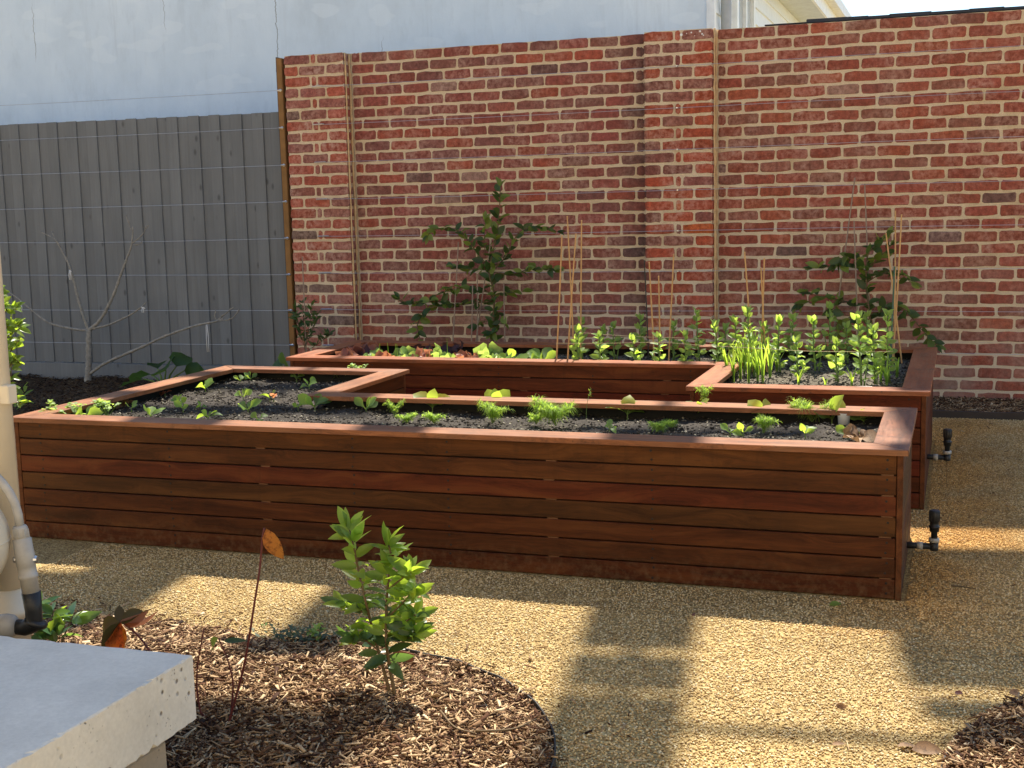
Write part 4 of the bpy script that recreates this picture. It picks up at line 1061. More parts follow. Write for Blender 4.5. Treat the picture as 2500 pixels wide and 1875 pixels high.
def shoots(bases, hs, name, label, cat, group, mat='onion', r=0.0028, z=SOILZ - 0.006, y=None):
    b = sp_(*bases[0], z, y); t = thing(name, b, label, cat, group)
    for (u, v), h in zip(bases, hs):
        p = sp_(u, v, z, y); q = p + Vector((pr.uniform(-.015, .015), pr.uniform(-.01, .01), h))
        crv = polyl([p, p.lerp(q, .5) + Vector((pr.uniform(-.006, .006), 0, 0)), q], 4)
        mb = MB(); mb.tube(crv, taper(len(crv), r, 0.0006), 5); mb.build('leaf', M[mat], t, True)
    return t
def blades(u, v, n, h, spread, label, group, name='onion', cat='onion', mat='onion', z=SOILZ - 0.006):
    b = gp(u, v, z); t = thing(name, b, label, cat, group)
    for i in range(n):
        a = pr.uniform(0, 6.28); L = h*pr.uniform(0.55, 1.1); s_ = spread*pr.uniform(0.1, 1.0)
        d = Vector((math.cos(a)*s_, math.sin(a)*s_, 0))
        droop = pr.random() < 0.3
        p1 = b + d*0.25 + Vector((0, 0, L*0.5)); p2 = b + d*0.8 + Vector((0, 0, L*0.9)); p3 = b + d*(1.7 if droop else 1.15) + Vector((0, 0, L*(0.72 if droop else 1.1)))
        crv = polyl([b + d*0.03, p1, p2, p3], 4); mb = MB(); w0 = pr.uniform(0.004, 0.0075)
        for k, c in enumerate(crv):
            w = w0*(1 - (k/(len(crv)-1))**2*0.92); sd = Vector((-math.sin(a), math.cos(a), 0))
            mb.v += [tuple(c - sd*w), tuple(c + Vector((0, 0, -0.35*w))), tuple(c + sd*w)]
        for k in range(len(crv)-1):
            q = k*3; mb.f += [(q, q+1, q+4, q+3), (q+1, q+2, q+5, q+4)]
        mb.build('leaf', M[mat], t, True)
    mb = MB(); mb.tube([b - Vector((0,0,.01)), b + Vector((0, 0, h*0.16))], [0.006, 0.005], 7); mb.build('stem', M['stem'], t)
    return t
def bean(u, v, ut, vt, label, group, dense=1.0, z=SOILZ - 0.006, y=None):
    b = sp_(u, v, z, y); top = wp(ut, vt, b.y); t = thing('broad_bean', b, label, 'bean plant', group)
    h = top.z - b.z; ns = 2 if h > 0.12 else 1
    crv = polyl([b, b.lerp(top, 0.5) + Vector((pr.uniform(-.008, .008), pr.uniform(-.012, .012), 0)), top], 6)
    mb = MB(); mb.tube(crv, taper(len(crv), 0.0065, 0.004), 6); mb.build('stem', M['stem'], t, True)
    if h > 0.1:
        s2 = b + Vector((pr.uniform(-.02, .02), pr.uniform(-.02, .02), 0)); tp2 = s2 + Vector((pr.uniform(-.03, .03), 0, h*pr.uniform(0.35, 0.6)))
        mb = MB(); c2 = polyl([s2, s2.lerp(tp2, .5), tp2], 4); mb.tube(c2, taper(len(c2), 0.0045, 0.0025), 6); mb.build('side_stem', M['stem'], t, True)
        for k in range(4): leaf(t, 'bean', 'bean', tp2 - Vector((0, 0, 0.012*k)), dirv(k*1.6 + pr.uniform(0, 1), pr.uniform(0.4, 1.1)), pr.uniform(0.036, 0.05))
    nn = max(3, int(h/0.028*dense)); a = pr.uniform(0, 6.28)
    for i in range(nn):
        f_ = 0.12 + 0.86*i/(nn-1); p = crv[min(len(crv)-1, int(f_*(len(crv)-1)))]; a += 2.2 + pr.uniform(-.4, .4)
        L = 0.041*(0.8 + 0.6*math.sin(math.pi*min(1, f_)))*pr.uniform(0.8, 1.15)
        for s_ in (-0.45, 0.45):
            leaf(t, 'bean', 'bean', p + dirv(a, 0.3)*0.006, dirv(a + s_, pr.uniform(0.25, 0.75) if f_ < 0.8 else pr.uniform(0.7, 1.2)), L)
    for k in range(4): leaf(t, 'bean', 'bean', top - Vector((0, 0, 0.006)), dirv(k*1.57 + pr.uniform(0, 1), pr.uniform(0.75, 1.35)), pr.uniform(0.042, 0.06))
    return t

# ---- front bed: seedlings
lab = ['bright seedling between the parsley clumps at the left end of the front bed', 'tiny yellowish seedling right of the parsley in the front bed', 'dark green seedling close to the front capping at the left',
 'broad seedling with a sunlit leaf in the left leg of the front bed', 'small dark seedling left of the low bright one near the front capping', 'slender small seedling in the shaded left soil', 'largest bright yellow green seedling in the left leg of the front bed',
 'low seedling hard against the front capping below the slender one', 'seedling close to the back corner of the left leg', 'seedling near the back capping of the left leg', 'bright upright seedling in the middle of the left leg',
 'shaded seedling in front of the bright upright one', 'bright two leaved seedling touching the front capping', 'seedling with reddish neighbour left of the inner corner', 'pale seedling far back near the right end of the left leg', 'shaded seedling beside the inner capping of the left leg', 'small seedling just in front of the inner corner capping']
sp = [(207,1030,.11,4),(321,1004,.05,4),(368,1024,.085,5),(437,991,.07,5),(447,1003,.06,4),(490,999,.04,4),(502,955,.085,5),(509,1026,.065,5),(586,934,.05,4),(612,930,.05,4),(594,975,.065,4),(606,1008,.08,5),(631,1031,.06,3),(659,977,.06,4),(724,930,.055,4),(755,950,.07,4),(728,1000,.05,3)]
for (u, v, s, n), l in zip(sp, lab): brassica(u, v, s, l, n=n)
lab = ['first tall seedling right of the inner corner in the front bed', 'second tall seedling along the back of the front bed', 'third tall seedling along the back with spreading leaves', 'seedling rising out of the left sunlit fennel clump', 'dark seedling right of the big fennel mound',
 'seedling in front of the second bed corner beside fine dill', 'large bright seedling with one upright leaf right of centre', 'tall bright seedling beside the white cup', 'bright seedling right of the white cup']
sp = [(769,1001,.10,5),(894,1007,.095,4),(1056,1003,.11,4),(1207,1000,.10,5),(1532,1020,.105,5),(1698,1016,.09,5),(1868,1028,.12,4),(2031,1033,.125,5),(2109,1036,.085,5)]
for (u, v, s, n), l in zip(sp, lab): brassica(u, v, s, l, n=n, el=(0.5, 1.15))
for (u, v, s, n), l in zip([(1488,1053,.05,4),(1783,1064,.06,4),(1815,1063,.05,3),(1966,1066,.06,5),(2070,1068,.055,4)], ['flat small seedling at the front capping below the dark seedling', 'left one of two pale seedlings peeping over the front capping', 'right one of two pale seedlings peeping over the front capping', 'rounded seedling at the front capping left of the brown lettuce', 'small rounded seedling just left of the brown lettuce']):
    brassica(u, v, s, l, n=n)
for (u, v), l in zip([(403,967),(668,978)], ['small red seedling beside the bright seedlings in the left leg', 'small red seedling left of the inner corner capping']):
    brassica(u, v, 0.05, l, n=4, mat='redlet', group='red seedlings in the front bed')
for (u, v, s), l in zip([(128,1034,.10),(182,1030,.09),(262,1022,.10),(870,915,.075),(834,927,.05)], ['leftmost parsley clump in the front bed', 'second parsley clump behind the bright seedling on the left', 'third parsley clump from the left in the front bed', 'bright parsley clump in the inner corner of the left leg', 'thin parsley sprig left of the bright corner clump']):
    parsley(u, v, s, l)
t = lettuce(301, 992, 0.09, 'withered brown lettuce beside the left capping of the front bed', 'dry', n=6, group='brown lettuces in the front bed')
t = lettuce(2100, 1072, 0.095, 'wilted brown lettuce at the right end of the front bed', 'dry', n=7, group='brown lettuces in the front bed')
for (u, v, w, h, n), l in zip([(963,1014,.05,.07,50),(995,1033,.09,.06,90),(1060,1034,.09,.07,90),(1203,1034,.085,.10,130),(1357,1040,.12,.115,260),(1309,1036,.06,.05,70),(1606,1054,.10,.055,110),(1864,1058,.07,.075,110),(1982,1030,.11,.09,170),(1640,1046,.07,.05,60),(1720,1000,.05,.12,60)],
   ['thin fennel sprig on the left of the front bed soil', 'low shaded fennel clump left of the third tall seedling', 'shaded fennel clump in front of the third tall seedling', 'sunlit fennel clump under a seedling left of the big mound', 'big rounded sunlit fennel mound in the middle of the front bed', 'small sunlit fennel tuft left of the big mound', 'wide low shaded fennel clump right of centre', 'yellow green fennel clump near the front capping right of centre', 'large loose fennel clump left of the white cup', 'small shaded fennel tuft beside the wide low clump', 'fine dill behind the seedling at the second bed corner']):
    fennel(u, v, w*(0.9 if 'shaded' in l else 1.3), h*(0.75 if 'shaded' in l else 1.1), l, n=int(n*2.4))
b = gp(1431, 1028, SOILZ); tp = wp(1441, 950, b.y)
t = thing('dill', b, 'single thin bolting dill stalk right of the big fennel mound', 'dill')
mb = MB(); crv = polyl([b, b.lerp(tp, .5) + Vector((-.006, 0, 0)), tp], 5); mb.tube(crv, 0.0013, 4); mb.build('stem', M['stem'], t)
mb = MB()
for k in range(14): leaf_into(mb, 'lance', crv[-1] + Vector((pr.uniform(-.006, .006), 0, -0.04*k/14)), dirv(pr.uniform(0, 6.28), pr.uniform(0.2, 1.2)), 0.014)
mb.build('flower_head', M['fennel'], t)
c = gp(2060, 1036, SOILZ - 0.005); t = thing('plastic_cup', c, 'white plastic cup standing in the soil of the front bed', 'cup')
mb = MB(); mb.lathe([(0.024, 0), (0.028, 0.05), (0.030, 0.052), (0.0265, 0.050), (0.022, 0.01)], c, (0, 0, 1), 18); mb.build('body', M['cup'], t, True)

# ---- back bed
for (u, v, s, m_), l in zip([(836,863,.075,'redlet'),(871,858,.065,'darklet'),(893,846,.075,'redlet'),(941,866,.06,'redlet'),(1039,868,.075,'redlet'),(1143,869,.07,'redlet'),(1028,846,.07,'darklet'),(1109,849,.075,'darklet')],
   ['first orange pink lettuce at the left end of the back bed', 'dark lettuce between the two leftmost orange ones', 'orange lettuce behind the dark one at the left end of the back bed', 'orange lettuce among the thin shoots of the back bed', 'brightest orange lettuce in the front row of the back bed', 'rightmost orange lettuce in the back bed', 'left one of the two dark lettuces in the shaded back row', 'right one of the two dark lettuces in the shaded back row']):
    lettuce(u, v, s*1.7, l, m_, z=0.53, y=-2.36 if v > 860 else -2.12 if v > 853 else -1.95)
for (u, v, s), l in zip([(904,867,.055),(994,860,.065),(1000,869,.05),(1072,869,.065),(1106,869,.055),(1053,853,.07),(1190,858,.075),(1207,870,.06),(925,858,.05)], ['pale green lettuce beside the leftmost thin shoots', 'dark green lettuce behind the pale one in the back bed', 'pale lettuce lying over the capping of the back bed', 'green lettuce right of the brightest orange one', 'pale round lettuce left of the rightmost orange one', 'shaded green lettuce between the two dark ones', 'broad shaded lettuce right of the rightmost orange one', 'pale flat lettuce left of the bright spreading seedling', 'small green lettuce behind the first shoots']):
    lettuce(u, v, s*1.75, l, 'lettuce', n=9, z=0.53, y=-2.36 if v > 864 else -2.15)
for i, (u, v, h) in enumerate([(922,866,.07),(946,866,.075),(962,867,.07),(974,867,.07),(1052,860,.05),(1093,862,.08),(1174,862,.06),(1168,869,.045),(1182,869,.05)]):
    shoots([(u, v)], [h*1.9], 'onion_shoot', f'{ORD[i]} thin upright onion shoot from the left in the back bed', 'onion shoot', 'thin onion shoots in the back bed', y=-2.32 if v > 864 else -2.15)
for (u, v, s), l in zip([(1252,874,.095),(1240,860,.08),(1294,858,.085),(1325,864,.095)], ['bright spreading seedling left of the first bamboo stakes', 'shaded seedling behind the bright spreading one in the back bed', 'shaded upright seedling left of the dark broad one', 'dark broad leaved seedling just left of the first bamboo stakes']):
    brassica(u, v, s*1.35, l, n=5, group='leafy seedlings in the back bed', yplane=-2.36 if v > 870 else -2.18)
fb = [(1414,877,1412,808),(1467,878,1463,822),(1549,880,1543,828),(1610,882,1607,822),(1676,882,1672,818),(1753,883,1745,795),(1803,888,1795,785),(1833,886,1825,762),(1905,908,1902,786),(1991,906,1986,784),(2103,941,2094,778),(2172,934,2168,770),(1948,926,1944,835),(2046,932,2042,838),(2136,938,2132,806),(1868,905,1864,800)]
fb.sort()
for i, a in enumerate(fb): bean(*a, f'{ORD[i]} sunlit broad bean from the left in the front row of the back bed', 'broad beans in the front row', 1.5, y=-2.35 if a[1] < 890 else None)
bb = [(1422,860,1420,785),(1500,864,1496,797),(1565,862,1563,778),(1646,864,1645,797),(1708,862,1700,765),(1775,864,1772,803),(1938,866,1936,778),(2023,875,2026,752),(2117,868,2116,772),(1473,860,1470,805),(1870,868,1868,800),(2070,872,2066,800)]
bb.sort()
for i, a in enumerate(bb): bean(*a, f'{ORD[i]} shaded broad bean from the left in the back row along the wall', 'broad beans in the back row', 1.25, y=-1.9)
lk = [(1775,920,7,.13,.04),(1850,930,8,.15,.05),(1835,905,7,.15,.05),(1790,934,7,.13,.04),(1808,926,7,.16,.05),(1828,934,8,.15,.05),(1842,916,7,.17,.05),(1862,934,8,.16,.05),(1880,922,7,.15,.06),(1817,912,6,.16,.05),(1897,906,6,.12,.05)]
for i, (u, v, n, h, s) in enumerate(sorted(lk)): blades(u, v, n + 4, h*1.4, s*1.5, f'{ORD[i]} leek from the left in the crowded clump beside the inner capping', 'crowded leeks in the back bed', 'leek', 'leek')
for (u, v, n, h, s), l in zip([(1950,938,5,.06,.03),(2040,906,7,.07,.05),(2080,942,5,.07,.035),(2015,943,4,.04,.025),(2165,940,6,.09,.04),(2150,936,5,.10,.04),(2190,920,5,.08,.04)], ['small onion tuft right of the leek clump', 'spreading onion tuft in the middle of the right soil', 'onion tuft at the foot of the second bean from the right', 'tiny onion tuft by the front capping between two others', 'onion tuft at the foot of the rightmost bean', 'onion tuft just left of the rightmost bean', 'onion tuft behind the rightmost bean']):
    blades(u, v, n, h*1.4, s*1.4, l, 'small onions in the back bed')
b = gp(2085, 947, SOILZ + 0.012); 
lb_ = gp(2110, 958, H); mb = MB(); mb.cbox(-0.05, -0.008, 0, 0.05, 0.008, 0.003, 0.001); o = mb.build('plant_label', M['cup'], mat4=Matrix.Translation(gp(2105, 945, SOILZ + 0.025)) @ Matrix.Rotation(0.1, 4, 'Z')); tag(o, 'white plastic plant label lying by the front capping of the back bed', 'plant label')

def stake(a, b, label, mat='bamboo', r=0.0055, group='bamboo stakes in the back bed'):
    A_, B_ = Vector(a), Vector(b); t = thing('bamboo_stake', A_, label, 'stake', group); mb = MB(); pts = []; rad = []
    L = (B_-A_).length; n = max(3, int(L/0.1)); wob = Vector((pr.uniform(-.004, .004), 0, 0))
    for k in range(n):
        p = A_.lerp(B_, k/(n-1)) + wob*math.sin(math.pi*k/(n-1)); d = (B_-A_).normalized()
        pts += [p - d*0.004, p, p + d*0.004]; rr_ = r*(1 - 0.25*k/n); rad += [rr_, rr_*1.16, rr_]
    mb.tube(pts, rad, 7); mb.build('cane', M[mat], t, True); return t
def stake_soil(u0, v0, u1, v1, label, **kw):
    A_ = sp_(u0, v0, SOILZ - 0.01, (-2.38 if v0 > 870 else -2.1) if u0 < 1790 else (-2.3 if u0 < 1900 else None)); B_ = wp(u1, v1, A_.y + 0.02); return stake(A_, B_, label, **kw)
for a, l in (((1357,875,1372,576), 'pale bamboo stake leaning right, leftmost of the first four'), ((1384,873,1406,572), 'pale bamboo stake crossing behind the leaning one'), ((1402,858,1385,529), 'tallest pale bamboo stake of the first four'), ((1417,852,1420,539), 'straight bamboo stake, rightmost of the first four'),
             ((1598,862,1585,641), 'pale bamboo stake leaning left in front of the brick pier'), ((1611,864,1608,675), 'short thin bamboo stake in front of the brick pier'), ((1632,868,1645,622), 'thin bamboo stake leaning right in front of the brick pier'),
             ((1838,888,1818,616), 'pale bamboo stake leaning left in the middle bean group'), ((1857,886,1866,632), 'pale bamboo stake, tallest on the right of the middle bean group'), ((1872,870,1858,655), 'short bamboo stake behind the middle bean group'),
             ((2178,900,2201,525), 'thick pale bamboo stake, tall one at the rightmost bean'), ((2182,880,2186,516), 'tallest pale bamboo stake behind the rightmost bean'), ((2202,888,2163,570), 'brown bamboo stake leaning left behind the rightmost bean')):
    stake_soil(*a, l)
stake_soil(1584, 855, 1573, 637, 'black stake at the left corner of the brick pier', mat='black', r=0.004)
stake_soil(2172, 905, 2184, 652, 'dark green stake at the rightmost bean', mat='stakeg', r=0.006)
def stake_wall(u0, v0, u1, v1, y, label, mat='bambood', r=0.006, group='weathered stakes along the wall'):
    A_ = wp(u0, v0, y); B_ = wp(u1, v1, y); d = (A_-B_); A_ = A_ + d*max(0, (A_.z)/max(1e-3, -d.z)); return stake(A_, B_, label, mat, r, group)
for a, l in (((1105,833,1119,592,-.3), 'weathered stake under the left branch of the left citrus'), ((1150,833,1154,697,-.34), 'short tan stake left of the left citrus stem'), ((1165,833,1165,670,-.28), 'grey stake close to the left citrus stem'), ((1172,767,1197,597,-.26), 'brown stake leaning through the left citrus'), ((1233,833,1230,692,-.3), 'dark stake right of the left citrus stem'),
             ((2047,722,2087,435,-.22), 'tall leaning brown stake behind the right citrus'), ((2117,620,2111,450,-.2), 'tall grey stake behind the right citrus'), ((2092,771,2085,541,-.3), 'pale grey stake in the middle of the right citrus')):
    stake_wall(*a, l)
stake_wall(747, 856, 738, 628, -.42, 'grey stake of the sapling at the left end of the brick wall')
for pts, l in (([(1357,838,.59),(1480,838,.59),(1610,836,.60),(1700,842,.59),(1840,850,.60),(2000,858,.60),(2180,858,.62)], 'yellow twine strung between stakes along the front bean row'), ([(1417,812,.62),(1560,822,.61),(1700,826,.62),(1860,835,.62),(2060,838,.63),(2185,838,.64)], 'pale twine strung along the shaded back bean row')):
    mb = MB(); base_y = -2.48 if 'front' in l else -2.12
    P_ = []
    for k, (u, v, z) in enumerate(pts):
        yy = base_y - (0.35 if (u > 1800 and 'front' in l) else 0); P_.append(wp(u, v, yy))
    P_ = polyl(P_, 6); mb.tube(P_, 0.0014, 4); o = mb.build('garden_twine', M['twine']); tag(o, l, 'twine')

# ---- espaliered citrus along the wall
def citrus(y, branches, label, leaf_mat, young, seed, lsize=0.10, gap=0.021):
    R_ = random.Random(seed); root = wp(*branches[0][0][0], y); root.z = 0.03
    t = thing('citrus_tree', root, label, 'citrus tree', 'young citrus trained on the wall wires')
    for bi, (pts, r0, r1) in enumerate(branches):
        P_ = [wp(u, v, y + R_.uniform(-.03, .03)) for u, v in pts]
        if bi == 0: P_ = [root] + P_
        crv = polyl(P_, 8); mb = MB(); mb.tube(crv, taper(len(crv), r0, r1), 6); mb.build('trunk' if bi == 0 else 'branch', M['brownstem'], t, True)
        L = 0.0; nxt = 0.05; az = R_.uniform(0, 6)
        tot = sum((b_-a_).length for a_, b_ in zip(crv[:-1], crv[1:]))
        for a_, b_ in zip(crv[:-1], crv[1:]):
            L += (b_-a_).length
            while L > nxt:
                nxt += gap*R_.uniform(0.7, 1.3)
                if a_.z < 0.42: continue
                d0 = (b_-a_).normalized(); az += 2.4; f_ = L/tot
                d = (d0*0.5 + dirv(az, R_.uniform(-0.35, 0.6))*Vector((1, 1, 1)).length*0.55); d.y = d.y*0.8 - 0.12
                m_ = young if R_.random() < (0.15 + 0.45*f_*(0.4 if bi == 0 else 1)) else leaf_mat
                leaf(t, 'oval', m_, a_, d, lsize*R_.uniform(0.7, 1.1), R_.uniform(1.0, 1.35), roll=R_.uniform(-0.7, 0.7))
        for k in range(3): leaf(t, 'oval', young if R_.random() < 0.6 else leaf_mat, crv[-1], (crv[-1]-crv[-2]).normalized() + dirv(k*2.1, 0.3)*0.5, lsize*R_.uniform(0.6, 0.9))
    return t
citrus(-0.25, [([(1203,830),(1206,720),(1195,660),(1215,560),(1222,455)], .011, .003), ([(1203,735),(1110,745),(1050,752),(1020,790),(1025,828)], .006, .003), ([(1110,745),(1050,735),(1000,742),(975,728)], .005, .002), ([(1203,668),(1160,610),(1120,565),(1060,560),(1045,575)], .006, .002),
  ([(1200,665),(1235,625),(1262,575),(1300,555),(1360,565)], .006, .002), ([(1205,665),(1250,670),(1300,655),(1355,660)], .005, .002), ([(1200,720),(1240,715),(1280,712)], .004, .002), ([(1200,715),(1150,705),(1100,705),(1085,715)], .005, .002), ([(1195,660),(1150,655),(1105,650)], .004, .002), ([(1185,625),(1182,590),(1185,540)], .004, .002), ([(1203,780),(1175,790),(1165,800)], .003, .002), ([(1203,760),(1225,775),(1200,815)], .003, .002)],
  'left young citrus trained on wires against the brick wall', 'citrus', 'citrusy', 41)
citrus(-0.25, [([(2128,842),(2122,760),(2115,690),(2120,620),(2165,575)], .011, .003), ([(2120,665),(2080,645),(2030,650),(1985,655)], .005, .002), ([(2115,690),(2150,670),(2190,665),(2225,690)], .005, .002), ([(2110,640),(2065,625),(2050,640)], .004, .002), ([(2122,745),(2060,735),(2010,725),(1955,745)], .006, .002), ([(2060,735),(2030,760),(2045,790)], .004, .002), ([(2010,725),(1975,715),(1965,712)], .003, .002), ([(2125,780),(2180,745),(2220,770),(2255,810),(2285,842)], .006, .003), ([(2118,655),(2150,625),(2175,600)], .004, .002), ([(2125,770),(2070,790),(2050,810)], .004, .002)],
  'right young citrus trained on wires against the brick wall', 'citrus', 'citrusy', 42, 0.105, 0.022)
R_ = random.Random(12); y = -0.42
root = wp(746, 862, y); t = thing('sapling', root, 'narrow leaved sapling tied to a stake at the left end of the brick wall', 'sapling')
for (pts, r0) in (([(746,862),(742,800),(738,740)], .004), ([(744,850),(765,800),(775,770)], .003), ([(746,855),(730,800),(722,750)], .003), ([(748,858),(790,830),(805,815)], .003), ([(745,840),(728,790),(715,772)], .002), ([(746,845),(758,780),(760,745)], .003)):
    crv = polyl([wp(u, v, y + R_.uniform(-.04, .04)) for u, v in pts], 7); mb = MB(); mb.tube(crv, taper(len(crv), r0, .0015), 5); mb.build('stem', M['brownstem'], t, True)
    for k in range(3, len(crv)):
        for _ in range(2): leaf(t, 'lance', R_.choice(['citrus', 'citrus', 'daphne']), crv[k], dirv(R_.uniform(0, 6.28), R_.uniform(0.1, 1.1)), R_.uniform(0.05, 0.085), 1.0)

# ---- bare espaliered fig
y = -0.3; fig = thing('fig_tree', wp(213, 948, y), 'leafless grey espaliered fig tree in front of the grey fence', 'tree')
f0 = wp(213, 948, y)
def fbranch(name, pts, r0, r1, buds=True):
    P_ = [wp(u, v, y + dy) for u, v, dy in pts]; crv = polyl(P_, 8); mb = MB()
    rad = [q*(1.0 + 0.16*math.sin(i*1.9)) for i, q in enumerate(taper(len(crv), r0, r1*1.15))]; mb.tube(crv, rad, 8); o = mb.build(name, M['bark'], fig, True)
    for k_ in range(6, len(crv) - 1, 7):
        if name == 'trunk' or not buds: break
        d_ = (crv[k_+1] - crv[k_]).normalized(); s_ = dirv(pr.uniform(0, 6.28), 0.6); mb = MB(); mb.tube([crv[k_], crv[k_] + (d_ + s_*0.8)*0.012, crv[k_] + (d_*1.6 + s_*0.7)*0.02], [0.005, 0.0045, 0.0012], 5); mb.build('bud', M['bark'], fig, True)
    return o
fbranch('trunk', [(212,955,0),(216,900,0),(217,860,0),(217,805,0)], .029, .021)
fbranch('branch', [(217,806,0),(205,775,-.01),(190,725,-.02),(172,655,-.03),(150,610,-.03),(135,585,-.03),(100,566,-.02)], .016, .004)
fbranch('branch', [(150,610,-.03),(138,590,-.03),(125,562,-.02)], .005, .004)
fbranch('branch', [(219,805,0),(245,780,-.01),(275,725,-.02),(295,670,-.03),(310,630,-.03),(322,595,-.03),(324,552,-.03)], .018, .005)
fbranch('branch', [(322,595,-.03),(345,575,-.04),(363,548,-.04)], .006, .003)
fbranch('branch', [(322,597,-.03),(335,598,-.04),(347,592,-.04)], .004, .003)
fbranch('branch', [(320,560,-.03),(312,540,-.03),(308,525,-.03)], .004, .003)
fbranch('branch', [(216,806,0),(180,803,-.02),(120,788,-.03),(75,755,-.04),(35,722,-.04),(15,710,-.05)], .013, .004)
fbranch('branch', [(222,803,0),(265,793,-.03),(315,770,-.04),(342,752,-.05),(357,738,-.05)], .010, .005)
fbranch('branch', [(220,912,0),(260,885,-.03),(340,850,-.06),(400,822,-.08),(470,797,-.1),(525,785,-.1),(545,778,-.1)], .015, .006)
fbranch('branch', [(525,787,-.1),(545,770,-.1),(570,750,-.12)], .006, .004)
fbranch('branch', [(535,783,-.1),(565,778,-.11),(585,755,-.12)], .007, .004)
fbranch('branch', [(530,784,-.1),(524,770,-.1),(528,760,-.1)], .005, .004)
def tie(u, v, L, label, w=0.012):
    p = wp(u, v, y - 0.06); t = thing('fabric_tie', p, label, 'tie', 'white ties on the fig'); mb = MB(); mb.tube([p + Vector((-w, 0, .008)), p + Vector((w, -.01, .002)), p + Vector((w*.8, 0, -.006)), p + Vector((-w, .01, 0))], 0.004, 5); mb.build('knot', M['ribbon'], t, True)
    for s_ in (-1, 1):
        mb = MB(); q = p + Vector((s_*0.004, -0.01, 0)); mb.tube([q, q + Vector((s_*.006, 0, -L*.5)), q + Vector((s_*.003, 0, -L))], 0.0035, 4); mb.build('tail', M['ribbon'], t, True)
tie(172, 662, 0.075, 'white tie on the left upright fig branch'); tie(350, 752, 0.04, 'white tie on the right side fig branch', 0.02); tie(506, 790, 0.24, 'long hanging white tie on the low right fig branch', 0.006); tie(52, 737, 0.09, 'thin white tie on the far left fig branch', 0.006)

# ---- rhubarb by the fence
def rhubarb(u, v, label, specs, y=-0.75):
    b = wp(u, v, y); b.z = 0.03; t = thing('rhubarb', b, label, 'rhubarb', 'rhubarb plants by the fence')
    for (lu, lv, L, az, el) in specs:
        p = wp(lu, lv, y + pr.uniform(-.12, .12)); mb = MB(); mb.tube([b, b.lerp(p, .5) + Vector((0, 0, .04)), p], [0.009, 0.008, 0.005], 6); mb.build('stalk', M['stem'], t, True)
        leaf(t, 'round', 'rhubarb', p, dirv(az, el), L, 1.0, roll=pr.uniform(-.4, .4))
rhubarb(400, 935, 'large leaved rhubarb plant behind the left corner of the front bed', [(405,905,.30,-1.2,0.5),(370,915,.24,3.0,0.1),(430,895,.22,1.2,0.9),(350,925,.22,3.6,-0.2),(450,905,.2,0.3,0.1),(385,900,.2,2.2,0.7)])
rhubarb(700, 900, 'small rhubarb leaf at the left end of the back bed', [(700,885,.14,-1.4,0.4),(690,892,.12,3.4,0.2)], y=-2.0)

# ---- leafy shrub at the left edge behind the downpipe
y = -3.6; b = wp(10, 1010, y); b.z = 0.03; t = thing('shrub', b, 'backlit leafy shrub at the left edge behind the downpipe', 'shrub')
for pts in ([(5,1005),(2,900),(10,800),(5,710)], [(8,1000),(25,930),(30,870)], [(4,900),(30,850),(48,830)], [(2,820),(25,790),(45,795)], [(6,780),(20,750),(40,752)], [(4,740),(-10,715),(-15,700)], [(8,990),(35,975),(50,985)], [(3,860),(20,820),(50,800)], [(4,960),(30,880),(52,890)]):
    crv = polyl([wp(u, v, y + pr.uniform(-.06, .06)) for u, v in pts], 6); mb = MB(); mb.tube(crv, taper(len(crv), .005, .002), 5); mb.build('stem', M['brownstem'], t, True)
    for k in range(4, len(crv)):
        for _ in range(2): leaf(t, 'oval', pr.choice(['bay', 'citrusy', 'bay']), crv[k], dirv(pr.uniform(0, 6.28), pr.uniform(-0.4, 0.8)), pr.uniform(0.05, 0.085), 1.1)
for (u, v), l in (((60, 985), 'low bright seedling between the downpipe and the left capping'), ((40, 1000), 'tiny seedling at the foot of the leafy shrub')):
    b_ = gp(u, v, 0.05); q = thing('seedling', b_, l, 'seedling', 'low plants left of the front bed')
    for k in range(7): leaf(q, 'oval', 'brassica', b_ + Vector((0, 0, 0.02*k)), dirv(k*2.4, 0.5), 0.09)

# ---- glossy whorled plant behind the slab
y = -6.6; b = wp(118, 1600, y); b.z = 0.05; t = thing('daphne', b, 'glossy low shrub with whorled leaves behind the concrete slab', 'shrub')
for (tip, n, L) in (((178,1500), 9, .085), ((95,1475), 8, .075), ((130,1490), 7, .07), ((140,1545), 8, .075), ((75,1510), 7, .075), ((110,1540), 8, .07)):
    p = wp(*tip, y + pr.uniform(-.06, .06)); mb = MB(); mb.tube([b, b.lerp(p, .6) + Vector((0, 0, .01)), p], [.004, .003, .002], 5); mb.build('stem', M['brownstem'], t, True)
    a0 = pr.uniform(0, 6)
    for k in range(n): leaf(t, 'lance', pr.choice(['daphne', 'daphne', 'bay']), p - Vector((0, 0, 0.004*k)), dirv(a0 + k*2.4, pr.uniform(0.05, 0.9)), L*pr.uniform(0.8, 1.15), 1.25)

# ---- grey green ground cover left of the bay
b = gp(740, 1562, 0.03); t = thing('ground_cover', b, 'low grey green ground cover at the mulch edge left of the bay shrub', 'ground cover'); mb = MB(); mb2 = MB()
for k in range(230):
    p = b + Vector((pr.gauss(0, .075), pr.gauss(0, .03), abs(pr.gauss(0, .018)))); leaf_into(mb, 'lance', p, dirv(pr.uniform(0, 6.28), pr.uniform(0, 1.0)), pr.uniform(.018, .034), 1.2)
for k in range(26): leaf_into(mb2, 'bean', gp(768, 1545, .06) + Vector((pr.gauss(0, .02), pr.gauss(0, .02), pr.gauss(0, .012))), dirv(pr.uniform(0, 6.28), pr.uniform(0, 1)), .026)
mb.build('foliage', M['grey_green'], t, True); mb2.build('bright_tip', M['lettuce'], t, True)

